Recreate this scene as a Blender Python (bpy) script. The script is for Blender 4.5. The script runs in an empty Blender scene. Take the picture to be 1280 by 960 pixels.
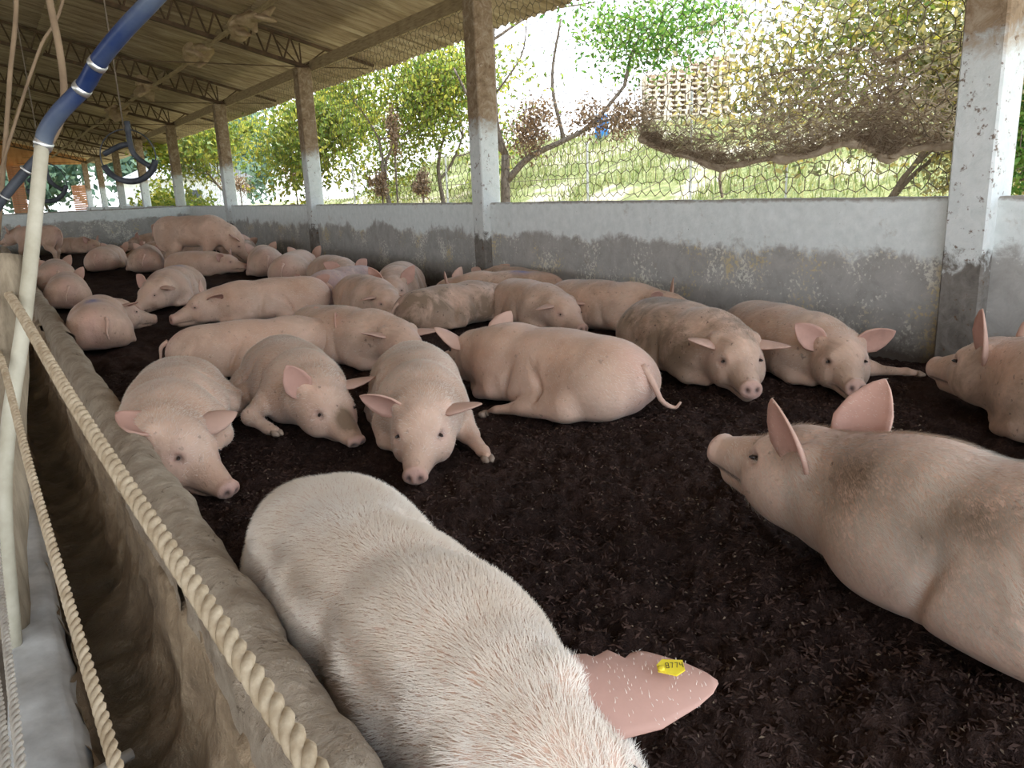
import bpy, math, random
import numpy as np
from mathutils import Vector, Matrix

SC = bpy.context.scene
COL = SC.collection
rng = np.random.default_rng(7)

# ---------------------------------------------------------------- camera, sky, sun, exposure
cam_d = bpy.data.cameras.new('camera'); cam = bpy.data.objects.new('camera', cam_d); COL.objects.link(cam)
cam_d.sensor_width = 36.0; cam_d.lens = 985.0/1280*36; cam_d.clip_start = .05; cam_d.clip_end = 500
YAW, PITCH, ROLL = 0.5742095, 0.2463360, -0.0424264
_f = Vector((math.sin(YAW)*math.cos(PITCH), math.cos(YAW)*math.cos(PITCH), -math.sin(PITCH)))
_r0 = Vector((math.cos(YAW), -math.sin(YAW), 0)); _u0 = _r0.cross(_f)
_r = _r0*math.cos(ROLL)+_u0*math.sin(ROLL); _u = _u0*math.cos(ROLL)-_r0*math.sin(ROLL)
CAMZ = 1.1
cam.matrix_world = Matrix(((_r.x, _u.x, -_f.x, 0), (_r.y, _u.y, -_f.y, 0), (_r.z, _u.z, -_f.z, CAMZ), (0, 0, 0, 1)))
SC.camera = cam

SC.view_settings.view_transform = 'Standard'; SC.view_settings.look = 'None'; SC.view_settings.gamma = 1.0
SC.view_settings.use_curve_mapping = False
SC.view_settings.exposure = 1.08
SKY_STRENGTH = 2.0; SUN_STRENGTH = 4.5

world = bpy.data.worlds.new('sky'); SC.world = world; world.use_nodes = True
_nt = world.node_tree; _nt.nodes.clear()
_o = _nt.nodes.new('ShaderNodeOutputWorld'); _b = _nt.nodes.new('ShaderNodeBackground'); _t = _nt.nodes.new('ShaderNodeTexCoord')
_s = _nt.nodes.new('ShaderNodeSeparateXYZ'); _c = _nt.nodes.new('ShaderNodeValToRGB')
_c.color_ramp.elements[0].position = 0; _c.color_ramp.elements[0].color = (.95, .97, 1.0, 1)
_c.color_ramp.elements[1].position = .6; _c.color_ramp.elements[1].color = (.60, .78, 1.0, 1)
_nt.links.new(_t.outputs['Generated'], _s.inputs[0]); _nt.links.new(_s.outputs['Z'], _c.inputs[0])
_nt.links.new(_c.outputs[0], _b.inputs[0]); _nt.links.new(_b.outputs[0], _o.inputs[0])
_b.inputs[1].default_value = SKY_STRENGTH

sun_d = bpy.data.lights.new('sun', 'SUN'); sun_d.energy = SUN_STRENGTH; sun_d.angle = math.radians(.6); sun_d.color = (1, .95, .88)
sun = bpy.data.objects.new('sun', sun_d); COL.objects.link(sun); sun.location = (20, 14, 30)
sun.rotation_euler = Vector((-.40, -.22, -1.0)).to_track_quat('-Z', 'Y').to_euler()

# ---------------------------------------------------------------- helpers
def props(o, label=None, cat=None, group=None, kind=None):
    if label: o['label'] = label
    if cat: o['category'] = cat
    if group: o['group'] = group
    if kind: o['kind'] = kind
    return o

def mesh_data(name, V, F, smooth=True, attrs=None):
    """F: an (n,3)/(n,4) array, or a list of index lists"""
    me = bpy.data.meshes.new(name)
    V = np.asarray(V, np.float32)
    if isinstance(F, np.ndarray):
        n, k = F.shape
        me.vertices.add(len(V)); me.vertices.foreach_set('co', V.ravel())
        me.loops.add(n*k); me.loops.foreach_set('vertex_index', F.astype(np.int32).ravel())
        me.polygons.add(n); me.polygons.foreach_set('loop_start', np.arange(0, n*k, k, dtype=np.int32))
        me.update(calc_edges=True)
    else:
        me.from_pydata([tuple(map(float, v)) for v in V], [], [tuple(int(i) for i in f) for f in F]); me.update()
    if smooth: me.polygons.foreach_set('use_smooth', np.ones(len(me.polygons), bool))
    for k, a in (attrs or {}).items():
        at = me.color_attributes.new(k, 'FLOAT_COLOR', 'POINT')
        c = np.ones((len(V), 4), np.float32); a = np.asarray(a, np.float32); c[:, :a.shape[1]] = a
        at.data.foreach_set('color', c.ravel())
    return me

def add(name, me, mat=None, parent=None, loc=None):
    o = bpy.data.objects.new(name, me); COL.objects.link(o)
    if mat is not None and me is not None and len(me.materials) == 0: me.materials.append(mat)
    if parent is not None: o.parent = parent
    if loc is not None: o.location = loc
    return o

def empty(name, loc=(0,0,0), rz=0, **k):
    o = bpy.data.objects.new(name, None); COL.objects.link(o); o.location = loc; o.rotation_euler = (0, 0, rz); o.empty_display_size = .1
    return props(o, **k)

def copy_tree(o, parent=None, loc=None):
    c = o.copy(); COL.objects.link(c)
    if parent is not None: c.parent = parent
    if loc is not None: c.location = loc
    for ch in list(o.children): copy_tree(ch, c)
    return c

class MB:
    """collects boxes and tubes into one mesh"""
    def __init__(s): s.V = []; s.F = []; s.n = 0
    def raw(s, V, F):
        s.V.append(np.asarray(V, float)); s.F += [[i+s.n for i in f] for f in F]; s.n += len(V); return s
    def box(s, lo, hi, M=None, bev=0):
        lo = np.array(lo, float); hi = np.array(hi, float)
        if bev <= 0:
            V = np.array([[x, y, z] for x in (lo[0], hi[0]) for y in (lo[1], hi[1]) for z in (lo[2], hi[2])])
            F = [[0,1,3,2],[4,6,7,5],[0,4,5,1],[2,3,7,6],[0,2,6,4],[1,5,7,3]]
        else:
            V = []; 
            sg = [(x, y, z) for x in (0,1) for y in (0,1) for z in (0,1)]
            c = {}
            for q in sg:
                p = np.where(np.array(q) == 1, hi, lo); d = np.where(np.array(q) == 1, -bev, bev)
                for a in range(3):
                    v = p.copy()
                    for b in range(3):
                        if b != a: v[b] += d[b]
                    c[(q, a)] = len(V); V.append(v)
            F = []
            for a in range(3):                       # main faces
                for sd in (0, 1):
                    o = [(0,0),(1,0),(1,1),(0,1)]; f = []
                    for (u, w) in o:
                        q = [0,0,0]; q[a] = sd; q[(a+1)%3] = u; q[(a+2)%3] = w; f.append(c[(tuple(q), a)])
                    F.append(f if sd else f[::-1])
            for a in range(3):                       # edge strips along a
                for u in (0,1):
                    for w in (0,1):
                        q0 = [0,0,0]; q0[(a+1)%3] = u; q0[(a+2)%3] = w; q1 = list(q0); q1[a] = 1
                        b1, b2 = (a+1)%3, (a+2)%3
                        f = [c[(tuple(q0), b1)], c[(tuple(q1), b1)], c[(tuple(q1), b2)], c[(tuple(q0), b2)]]
                        F.append(f if (u == w) else f[::-1])
            for q in sg:
                f = [c[(q, 0)], c[(q, 1)], c[(q, 2)]]; F.append(f if (sum(q) % 2) else f[::-1])
            V = np.array(V)
        if M is not None: V = V @ np.array(M.to_3x3()).T+np.array(M.translation)
        return s.raw(V, F)
    def tube(s, pts, r, seg=8, cap=True, squash=1.0):
        P = np.array(pts, float); n = len(P); R = np.full(n, r, float) if np.isscalar(r) else np.array(r, float)
        T = np.gradient(P, axis=0); T /= np.linalg.norm(T, axis=1)[:, None]+1e-12
        ref = np.array([0,0,1.0]) if abs(T[0][2]) < .9 else np.array([1.0,0,0])
        N = np.cross(T[0], ref); N /= np.linalg.norm(N); V = []
        for i in range(n):
            N = N-T[i]*(N @ T[i]); N /= np.linalg.norm(N)+1e-12; B = np.cross(T[i], N)
            a = np.arange(seg)*2*math.pi/seg
            V.append(P[i]+R[i]*(np.cos(a)[:, None]*N+squash*np.sin(a)[:, None]*B))
        V = np.concatenate(V); F = []
        for i in range(n-1):
            for j in range(seg):
                k = (j+1) % seg; F.append([i*seg+j, i*seg+k, (i+1)*seg+k, (i+1)*seg+j])
        if cap: F.append(list(range(seg))[::-1]); F.append([(n-1)*seg+j for j in range(seg)])
        return s.raw(V, F)
    def data(s, name, smooth=False): return mesh_data(name, np.concatenate(s.V), s.F, smooth)
    def obj(s, name, mat, parent=None, smooth=False, loc=None): return add(name, s.data(name, smooth), mat, parent, loc)

def spline(pts, n):
    """Catmull-Rom through pts"""
    P = np.array(pts, float); P = np.concatenate([[2*P[0]-P[1]], P, [2*P[-1]-P[-2]]]); m = len(P)-3
    t = np.linspace(0, m-1e-6, n); i = t.astype(int); u = (t-i)[:, None]
    a, b, c, d = P[i], P[i+1], P[i+2], P[i+3]
    return .5*(2*b+(c-a)*u+(2*a-5*b+4*c-d)*u**2+(3*b-a-3*c+d)*u**3)

_NG = np.random.default_rng(3).random((64, 64))
def vnoise(x, y):
    xi = np.floor(x).astype(int); yi = np.floor(y).astype(int); u = x-xi; v = y-yi
    u = u*u*(3-2*u); v = v*v*(3-2*v)
    a = _NG[xi % 64, yi % 64]; b = _NG[(xi+1) % 64, yi % 64]; c = _NG[xi % 64, (yi+1) % 64]; d = _NG[(xi+1) % 64, (yi+1) % 64]
    return (a*(1-u)+b*u)*(1-v)+(c*(1-u)+d*u)*v-.5
def fbm(x, y, o=3):
    s = 0; a = 1
    for i in range(o): s = s+a*vnoise(x*2**i+17.3*i, y*2**i+9.1*i); a *= .5
    return s

# ---------------------------------------------------------------- materials
class Mat:
    def __init__(s, name, rough=.8, spec=.3):
        s.m = bpy.data.materials.new(name); s.m.use_nodes = True; s.t = s.m.node_tree
        s.b = s.t.nodes['Principled BSDF']; s.out = s.t.nodes['Material Output']
        s.set('Roughness', rough); s.set('Specular IOR Level', spec); s._co = None
    def set(s, k, v):
        if hasattr(v, 'links') or isinstance(v, bpy.types.NodeSocket): s.t.links.new(v, s.b.inputs[k])
        elif isinstance(v, tuple) and len(v) == 3 and s.b.inputs[k].type == 'RGBA': s.b.inputs[k].default_value = (*v, 1)
        else: s.b.inputs[k].default_value = v
        return s
    def node(s, typ, ins=None, **kw):
        n = s.t.nodes.new(typ)
        for k, v in kw.items(): setattr(n, k, v)
        for k, v in (ins or {}).items():
            if isinstance(v, bpy.types.NodeSocket): s.t.links.new(v, n.inputs[k])
            elif isinstance(v, tuple) and len(v) == 3 and n.inputs[k].type == 'RGBA': n.inputs[k].default_value = (*v, 1)
            else: n.inputs[k].default_value = v
        return n
    def co(s, kind='Object', scale=(1,1,1)):
        if s._co is None: s._co = s.node('ShaderNodeTexCoord')
        if scale == (1,1,1): return s._co.outputs[kind]
        return s.node('ShaderNodeMapping', {'Vector': s._co.outputs[kind], 'Scale': scale}).outputs[0]
    def pos(s): return s.node('ShaderNodeNewGeometry').outputs['Position']
    def noise(s, scale=5, detail=4, rough=.55, vec=None, dist=0):
        return s.node('ShaderNodeTexNoise', {'Vector': vec if vec is not None else s.co(), 'Scale': scale, 'Detail': detail, 'Roughness': rough, 'Distortion': dist}).outputs['Fac']
    def ramp(s, fac, *stops):
        n = s.node('ShaderNodeValToRGB', {'Fac': fac}); e = n.color_ramp.elements
        while len(e) < len(stops): e.new(.5)
        for i, (p, c) in enumerate(stops):
            e[i].position = p; e[i].color = (*c, 1) if isinstance(c, tuple) else (c, c, c, 1)
        return n.outputs['Color']
    def mix(s, fac, a, b, mode='MIX'):
        n = s.node('ShaderNodeMix', data_type='RGBA', blend_type=mode)
        for i, v in ((0, fac), (6, a), (7, b)):
            if isinstance(v, bpy.types.NodeSocket): s.t.links.new(v, n.inputs[i])
            elif i == 0: n.inputs[0].default_value = v
            else: n.inputs[i].default_value = (*v, 1)
        return n.outputs[2]
    def math(s, op, a, b=0, clamp=False):
        n = s.node('ShaderNodeMath', operation=op, use_clamp=clamp)
        for i, v in ((0, a), (1, b)):
            if isinstance(v, bpy.types.NodeSocket): s.t.links.new(v, n.inputs[i])
            else: n.inputs[i].default_value = v
        return n.outputs[0]
    def sep(s, v):
        n = s.node('ShaderNodeSeparateXYZ', {0: v}); return n.outputs
    def bump(s, h, strength=.3, dist=.01):
        s.set('Normal', s.node('ShaderNodeBump', {'Height': h, 'Strength': strength, 'Distance': dist}).outputs[0]); return s
    def attr(s, name):
        n = s.node('ShaderNodeAttribute', attribute_name=name); return s.node('ShaderNodeSeparateColor', {0: n.outputs['Color']}).outputs, n.outputs['Alpha']

def simple(name, c0, c1, scale=6, rough=.8, detail=5, bump=.2, bd=.01, stretch=(1,1,1), metal=0, spec=.3):
    M = Mat(name, rough, spec); n = M.noise(scale, detail, .6, M.co('Object', stretch))
    M.set('Base Color', M.ramp(n, (.3, c0), (.7, c1))); M.bump(n, bump, bd); M.set('Metallic', metal); return M.m
# ----------------------------------------------------------------------------
# organic bodies: smooth union of tapered shapes, meshed by surface nets
# ----------------------------------------------------------------------------
def rot_xyz(ax, deg):
    a = math.radians(deg); c, s = math.cos(a), math.sin(a)
    if ax == 0: return np.array([[1,0,0],[0,c,-s],[0,s,c]], float)
    if ax == 1: return np.array([[c,0,s],[0,1,0],[-s,0,c]], float)
    return np.array([[c,-s,0],[s,c,0],[0,0,1]], float)
class Field:
    """list of shapes; evaluated on a grid with bounded boxes"""
    def __init__(self): self.pr = []
    def cone(self, a, b, ra, rb, k=.04): self.pr.append(('c', np.array(a,float), np.array(b,float), ra, rb, k, 1))
    def ell(self, c, M, r, k=.05, sign=1): self.pr.append(('e', np.array(c,float), np.array(M,float), np.array(r,float), 0, k, sign))
    def mesh(self, h, floor=None):
        lo = np.full(3, 1e9); hi = -lo; bb = []
        for p in self.pr:
            if p[0] == 'c':
                l = np.minimum(p[1]-p[3], p[2]-p[4]); u = np.maximum(p[1]+p[3], p[2]+p[4])
            else:
                e = np.sqrt(((p[2]*p[3][None,:])**2).sum(1)); l = p[1]-e; u = p[1]+e
            bb.append((l-p[5]-2.5*h, u+p[5]+2.5*h))
            if p[6] > 0: lo = np.minimum(lo, l); hi = np.maximum(hi, u)
        lo = lo-.04-2*h; hi = hi+.04+2*h
        if floor is not None: lo[2] = max(lo[2], floor-3*h)
        n = np.ceil((hi-lo)/h).astype(int)+1
        ax = [lo[i]+h*np.arange(n[i], dtype=np.float32) for i in range(3)]
        F = np.full(tuple(n), 1.0, np.float32)
        for p, (l, u) in zip(self.pr, bb):
            i0 = np.clip(np.floor((l-lo)/h).astype(int), 0, n); i1 = np.clip(np.ceil((u-lo)/h).astype(int)+1, 0, n)
            if (i1 <= i0).any(): continue
            X = ax[0][i0[0]:i1[0], None, None]; Y = ax[1][None, i0[1]:i1[1], None]; Z = ax[2][None, None, i0[2]:i1[2]]
            sl = tuple(slice(i0[i], i1[i]) for i in range(3))
            if p[0] == 'c':
                a, b, ra, rb = p[1:5]; d = b-a; L = max(d@d, 1e-9)
                t = np.clip(((X-a[0])*d[0]+(Y-a[1])*d[1]+(Z-a[2])*d[2])/L, 0, 1)
                D = np.sqrt((X-a[0]-t*d[0])**2+(Y-a[1]-t*d[1])**2+(Z-a[2]-t*d[2])**2)-(ra+(rb-ra)*t)
            else:
                c, M, r = p[1:4]
                x, y, z = X-c[0], Y-c[1], Z-c[2]
                q = [(M[0,i]*x+M[1,i]*y+M[2,i]*z)/r[i] for i in range(3)]
                k0 = np.sqrt(q[0]**2+q[1]**2+q[2]**2)
                k1 = np.sqrt((q[0]/r[0])**2+(q[1]/r[1])**2+(q[2]/r[2])**2)
                D = k0*(k0-1)/np.maximum(k1, 1e-6)
            k = p[5]; G = F[sl]
            if p[6] > 0:
                hh = np.maximum(k-np.abs(G-D), 0)/k
                F[sl] = np.minimum(G, D)-hh*hh*k*.25
            else:
                D = -D
                hh = np.maximum(k-np.abs(G-D), 0)/k
                F[sl] = np.maximum(G, D)+hh*hh*k*.25
        if floor is not None:
            D = (floor-ax[2])[None, None, :]; k = .07
            hh = np.maximum(k-np.abs(F-D), 0)/k
            F = np.maximum(F, D)+hh*hh*k*.25
        return nets(F, lo, h)
def nets(F, lo, h):
    S = F < 0; n = F.shape
    cs = [(i, j, k) for i in (0,1) for j in (0,1) for k in (0,1)]
    cnt = np.zeros(tuple(m-1 for m in n), np.int8)
    for (i, j, k) in cs: cnt += S[i:n[0]-1+i, j:n[1]-1+j, k:n[2]-1+k]
    act = (cnt > 0) & (cnt < 8)
    I = np.argwhere(act); idx = np.full(act.shape, -1, np.int64); idx[act] = np.arange(len(I))
    acc = np.zeros((len(I), 3)); num = np.zeros(len(I))
    val = {c: F[I[:,0]+c[0], I[:,1]+c[1], I[:,2]+c[2]] for c in cs}
    for a in cs:
        for ax in range(3):
            if a[ax]: continue
            b = list(a); b[ax] = 1; b = tuple(b)
            m = (val[a] < 0) != (val[b] < 0)
            t = val[a][m]/(val[a][m]-val[b][m])
            pt = np.tile(np.array(a, float), (m.sum(), 1)); pt[:, ax] = t
            acc[m] += pt; num[m] += 1
    V = (I+acc/num[:, None])*h+lo
    Q = []
    for ax in range(3):
        o = [(1,2), (2,0), (0,1)][ax]
        s0 = [slice(1, n[i]-1) for i in range(3)]; s1 = list(s0); s0[ax] = slice(0, n[ax]-1); s1[ax] = slice(1, n[ax])
        A = S[tuple(s0)]; B = S[tuple(s1)]
        E = np.argwhere(A != B); off = np.array([1,1,1]); off[ax] = 0; E = E+off
        fl = S[E[:,0], E[:,1], E[:,2]]
        def g(du, dv):
            c = E.copy(); c[:, o[0]] -= du; c[:, o[1]] -= dv
            return idx[c[:,0], c[:,1], c[:,2]]
        q = np.stack([g(1,1), g(0,1), g(0,0), g(1,0)], 1)
        q[~fl] = q[~fl][:, ::-1]
        Q.append(q)
    Q = np.concatenate(Q); Q = Q[(Q >= 0).all(1)]
    return V, Q
# ---- the pig, in its own frame: nose towards +x, left side +y, ground z = 0 ----
HS = 1.1                                 # head size
class Pose:
    def __init__(s, p):
        s.p = p; s.feet = []; s.roll = p.get('roll', 0); s.bend = math.radians(p.get('bend', 0))/1.4
        s.stand = p.get('stand', False); s.zc = .2
        s.Rr = rot_xyz(0, -s.roll)
        T = s.tan(.5)
        np_ = np.array(p.get('neck', (.5, 0, .2 if not s.stand else .60)), float)
        s.neck = s.pt(*np_)
        s.H = T @ rot_xyz(2, p.get('hyaw', 0)) @ rot_xyz(1, -p.get('hpitch', -4)) @ rot_xyz(0, -p.get('hroll', 0))
        hl = p.get('hshift', .10)
        s.h0 = s.neck+s.H @ np.array([hl, 0, 0])
    def tan(s, x):                       # frame of the bent body axis at x
        return rot_xyz(2, math.degrees(2*s.bend*x))
    def frame(s, x): return s.tan(x) @ s.Rr
    def pt(s, x, y, z):                  # roll about the body axis, then bend
        if s.stand: q = np.array([x, y, z])
        else:
            v = s.Rr @ np.array([0, y, z-s.zc]); q = np.array([x, v[1], v[2]+s.zc])
        T = s.tan(x); c = np.array([x, s.bend*x*x, 0]); v = T @ np.array([0, q[1], q[2]])
        return c+np.array([v[0], v[1], v[2]])
    def hp(s, x, y, z): return s.h0+s.H @ np.array([x, y, z])*HS
def pig_field(p):
    P = Pose(p); f = Field(); fat = p.get('fat', 1.0)
    def E(x, y, z, r, k=.06): f.ell(P.pt(x, y, z), P.frame(x), [r[0], r[1]*fat, r[2]], k)
    def C(a, b, ra, rb, k=.04): f.cone(P.pt(*a), P.pt(*b), ra, rb, k)
    def foot(a, b): P.feet.append((P.pt(*a), P.pt(*b)))
    if P.stand:
        E(-.08, 0, .60, (.52, .205, .215)); E(-.42, 0, .61, (.25, .2, .21)); E(.24, 0, .58, (.27, .195, .22)); E(-.05, 0, .5, (.38, .19, .15))
        for sd in (1, -1):
            dx = .07*sd*p.get('stride', 1)
            E(-.43, .1*sd, .52, (.2, .11, .24)); E(.24, .1*sd, .5, (.15, .1, .22))
            C((.25, .12*sd, .45), (.28+dx, .12*sd, .26), .09, .055); C((.28+dx, .12*sd, .26), (.27+1.5*dx, .12*sd, .05), .05, .036); C((.27+1.5*dx, .12*sd, .05), (.31+1.5*dx, .12*sd, .03), .04, .034, .02); foot((.26+1.5*dx, .12*sd, .04), (.33+1.5*dx, .12*sd, .022))
            C((-.42, .12*sd, .48), (-.36-dx, .13*sd, .34), .13, .085); C((-.36-dx, .13*sd, .34), (-.5-dx, .13*sd, .22), .08, .05, .03)
            C((-.5-dx, .13*sd, .22), (-.47-1.4*dx, .13*sd, .05), .05, .036, .03); C((-.47-1.4*dx, .13*sd, .05), (-.43-1.4*dx, .13*sd, .03), .04, .034, .02); foot((-.48-1.4*dx, .13*sd, .04), (-.41-1.4*dx, .13*sd, .022))
    else:
        E(-.12, 0, .205, (.54, .25, .225)); E(-.44, 0, .2, (.26, .225, .21)); E(-.08, 0, .11, (.46, .275, .13), .09)
        E(.27, 0, .205, (.28, .205, .21))
        for sd in (1, -1):
            E(-.40, .14*sd, .16, (.25, .135, .17), .05)
            E(.25, .13*sd, .16, (.2, .115, .17), .05)
        lg = p.get('legs', ('tuck', 'tuck', 'tuck', 'tuck'))   # fore L, fore R, hind L, hind R
        for i, sd in ((0, 1), (1, -1)):
            m = lg[i]
            if m == 'tuck': C((.24, .2*sd, .1), (.36, .2*sd, .045), .075, .05); C((.36, .2*sd, .045), (.48, .14*sd, .035), .045, .034)
            elif m == 'fwd': C((.26, .19*sd, .1), (.42, .22*sd, .06), .08, .052); C((.42, .22*sd, .06), (.64, .26*sd, .035), .046, .033); C((.64, .26*sd, .035), (.7, .27*sd, .03), .035, .029, .02); foot((.64, .26*sd, .035), (.71, .272*sd, .026))
            elif m == 'elbow': C((.22, .2*sd, .14), (.4, .33*sd, .07), .072, .046); C((.4, .33*sd, .07), (.53, .26*sd, .035), .043, .031); C((.53, .26*sd, .035), (.58, .23*sd, .03), .033, .029, .02); foot((.53, .26*sd, .035), (.59, .225*sd, .026))
            elif m == 'out': C((.25, .2*sd, .12), (.38, .34*sd, .06), .075, .05); C((.38, .34*sd, .05), (.46, .54*sd, .03), .042, .027); C((.46, .54*sd, .03), (.48, .60*sd, .02), .034, .026, .02); foot((.46, .54*sd, .03), (.485, .61*sd, .022))
        for i, sd in ((2, 1), (3, -1)):
            m = lg[i]
            if m == 'tuck': C((-.32, .22*sd, .09), (-.12, .25*sd, .05), .08, .05); C((-.12, .25*sd, .05), (-.3, .29*sd, .035), .04, .032)
            elif m == 'fwd': C((-.34, .24*sd, .1), (-.1, .3*sd, .07), .11, .06); C((-.1, .3*sd, .07), (.06, .36*sd, .04), .05, .037); C((.06, .36*sd, .04), (.13, .38*sd, .03), .037, .03, .02); foot((.06, .36*sd, .04), (.14, .383*sd, .026))
            elif m == 'out': C((-.3, .24*sd, .1), (-.2, .4*sd, .07), .11, .06); C((-.2, .4*sd, .07), (-.36, .52*sd, .04), .05, .036); C((-.36, .52*sd, .04), (-.42, .54*sd, .03), .038, .031, .02)
    if not P.stand:                       # folds of the hide at flank, elbow and jowl
        for sd in (1, -1):
            f.ell(P.pt(-.17, .275*sd*fat, .2), P.frame(-.17) @ rot_xyz(1, 28), (.011, .04, .14), .045, -1)
            f.ell(P.pt(.09, .262*sd*fat, .17), P.frame(.09) @ rot_xyz(1, -16), (.011, .032, .13), .045, -1)
    # neck
    a = P.pt(.24, 0, .22 if not P.stand else .60); f.cone(a, P.neck, .19, .165, .07); f.cone(P.neck, P.h0, .16, .13, .06)
    if not P.stand: f.cone(P.pt(.26, 0, .13), P.hp(-.02, 0, -.05), .14, .105, .06)
    # head
    H = P.H
    def HE(x, y, z, r, k=.035, sign=1): f.ell(P.hp(x, y, z), H, np.array(r)*HS, k, sign)
    HE(.02, 0, .01, (.15, .122, .13), .05); 
    for sd in (1, -1):
        HE(.05, .075*sd, -.045, (.12, .062, .085), .05); HE(.105, .062*sd, .052, (.05, .036, .034), .03)
        HE(-.03, .095*sd, .085, (.045, .04, .045), .03)
    f.cone(P.hp(.10, 0, -.012), P.hp(.315, 0, -.052), .104, .054, .04)
    f.cone(P.hp(.08, 0, -.08), P.hp(.27, 0, -.105), .085, .042, .025)
    HE(.332, 0, -.048, (.024, .055, .05), .016)
    if p.get('fine'):
        for sd in (1, -1):
            HE(.372, .023*sd, -.045, (.03, .011, .015), .008, -1)
            HE(.25, .075*sd, -.085, (.09, .03, .006), .008, -1)
            HE(.135, .098*sd, .03, (.022, .016, .014), .02, -1)
    else:
        for sd in (1, -1): HE(.37, .023*sd, -.045, (.03, .014, .017), .01, -1)
    return P, f
def pig_attr(P, V):
    """per vertex: (pink, mud, mouth/nostril) from where it sits on the animal"""
    h = (V-P.h0) @ P.H/HS
    g = lambda c, r: np.exp(-(((h-np.array(c))/np.array(r))**2).sum(1))
    snout = .7*np.clip(1.5*g((.365, 0, -.045), (.035, .085, .085)), 0, 1)
    eye = np.clip(g((.13, .1, .03), (.045, .04, .035))+g((.13, -.1, .03), (.045, .04, .035)), 0, 1)
    rear = np.exp(-((V[:,0]+.66)/.12)**2)*np.exp(-(V[:,1]/.12)**2)
    low = np.clip(1-V[:,2]/.16, 0, 1)
    pink = np.clip(snout+.45*eye+.5*rear+.12*low, 0, 1)
    dark = 0*pink
    for sd in (1, -1):
        dark = np.maximum(dark, np.exp(-(((h-np.array([.355, .023*sd, -.045]))/np.array([.03, .013, .016]))**2).sum(1)))
        dark = np.maximum(dark, .8*np.exp(-(((h-np.array([.25, .06*sd, -.085]))/np.array([.085, .05, .007]))**4).sum(1)))
        dark = np.maximum(dark, .6*np.exp(-(((h-np.array([.135, .1*sd, .03]))/np.array([.02, .03, .012]))**2).sum(1)))
    return pink, np.clip(dark, 0, 1), low
EAR_U = (0, .12, .35, .62, .85, .96, 1.0); EAR_W = (.55, .8, 1.0, .82, .45, .2, .03)
def ear_mesh(base, e, n, L=.2, W=.15, cup=.45, curl=.03, notch=False, nu=14, nv=9):
    e = np.array(e, float); e /= np.linalg.norm(e); n = np.array(n, float); n -= e*(n@e); n /= np.linalg.norm(n); b = np.cross(e, n)
    u = np.linspace(0, 1, nu); v = np.linspace(-1, 1, nv)
    U, Vv = np.meshgrid(u, v, indexing='ij')
    w = np.interp(U, EAR_U, EAR_W)*W/2
    if notch:
        for c_, d_ in ((.30, .30), (.47, .36)):
            w = np.where(Vv*notch > .25, w*(1-d_*np.clip((Vv*notch-.25)/.75, 0, 1)*np.exp(-((U-c_)/.05)**2)), w)
    cu = cup*(1.15-.65*U)
    ang = Vv*cu*1.6
    y = w*np.sin(ang)/np.maximum(cu*1.6, .05); z = w*(1-np.cos(ang))/np.maximum(cu*1.6, .05)
    z = z+curl*U**2
    p = base+e*(L*U)[..., None]+b*y[..., None]+n*z[..., None]
    # second skin
    du = np.gradient(p, axis=0); dv = np.gradient(p, axis=1); nn = np.cross(du, dv); nn /= np.linalg.norm(nn, axis=2)[..., None]+1e-9
    th = .0045*(1.5-U)
    A = (p+nn*th[..., None]).reshape(-1, 3); B = (p-nn*th[..., None]).reshape(-1, 3)
    V = np.concatenate([A, B]); N = nu*nv; F = []
    for i in range(nu-1):
        for j in range(nv-1):
            q = [i*nv+j, (i+1)*nv+j, (i+1)*nv+j+1, i*nv+j+1]
            F.append(q); F.append([N+k for k in q[::-1]])
    rim = [(i, 0) for i in range(nu)]+[(nu-1, j) for j in range(1, nv)]+[(i, nv-1) for i in range(nu-2, -1, -1)]
    for (a, c) in zip(rim[:-1], rim[1:]):
        ia, ic = a[0]*nv+a[1], c[0]*nv+c[1]; F.append([ia, N+ia, N+ic, ic])
    inner = np.concatenate([np.ones(N)*.8, np.ones(N)*.25]) if (nn*n).sum() > 0 else np.concatenate([np.ones(N)*.25, np.ones(N)*.8])
    return V, F, inner
# ---------------------------------------------------------------- materials of the place
def mat_skin():
    M = Mat('pig_skin', .62, .25)
    (pink, mud, dark), mark = M.attr('skin')
    n1 = M.noise(3.2, 3, .5); n2 = M.noise(22, 3, .6); n3 = M.noise(70, 2, .5)
    base = M.ramp(n1, (.3, (.57, .35, .24)), (.7, (.73, .515, .395)))
    base = M.mix(M.math('MULTIPLY', M.ramp(n2, (.35, 0), (.75, 1)), .4), base, (.55, .36, .275))
    base = M.mix(pink, base, (.62, .36, .30))
    # mud smeared on the hide, plus shade painted on the near pig's flank
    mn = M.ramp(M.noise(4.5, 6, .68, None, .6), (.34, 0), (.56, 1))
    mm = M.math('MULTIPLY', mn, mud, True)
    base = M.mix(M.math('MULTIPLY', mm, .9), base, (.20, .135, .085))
    sp = M.ramp(M.noise(38, 2, .5), (.665, 0), (.72, 1))
    base = M.mix(M.math('MULTIPLY', sp, M.math('ADD', M.math('MULTIPLY', mud, .8), .15), True), base, (.09, .055, .04))
    base = M.mix(M.math('MULTIPLY', mark, M.ramp(n2, (.3, .4), (.6, 1))), base, (.13, .12, .32))
    base = M.mix(dark, base, (.045, .025, .022))
    M.set('Base Color', base)
    M.set('Subsurface Weight', .12); M.set('Subsurface Radius', (.02, .008, .005)); M.b.inputs['Subsurface Scale'].default_value = 1.0
    M.set('Sheen Weight', .1); M.set('Sheen Roughness', .5)
    h = M.math('ADD', M.math('MULTIPLY', n3, .4), M.noise(14, 4, .6)); M.bump(h, .55, .010)
    return M.m
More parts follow.
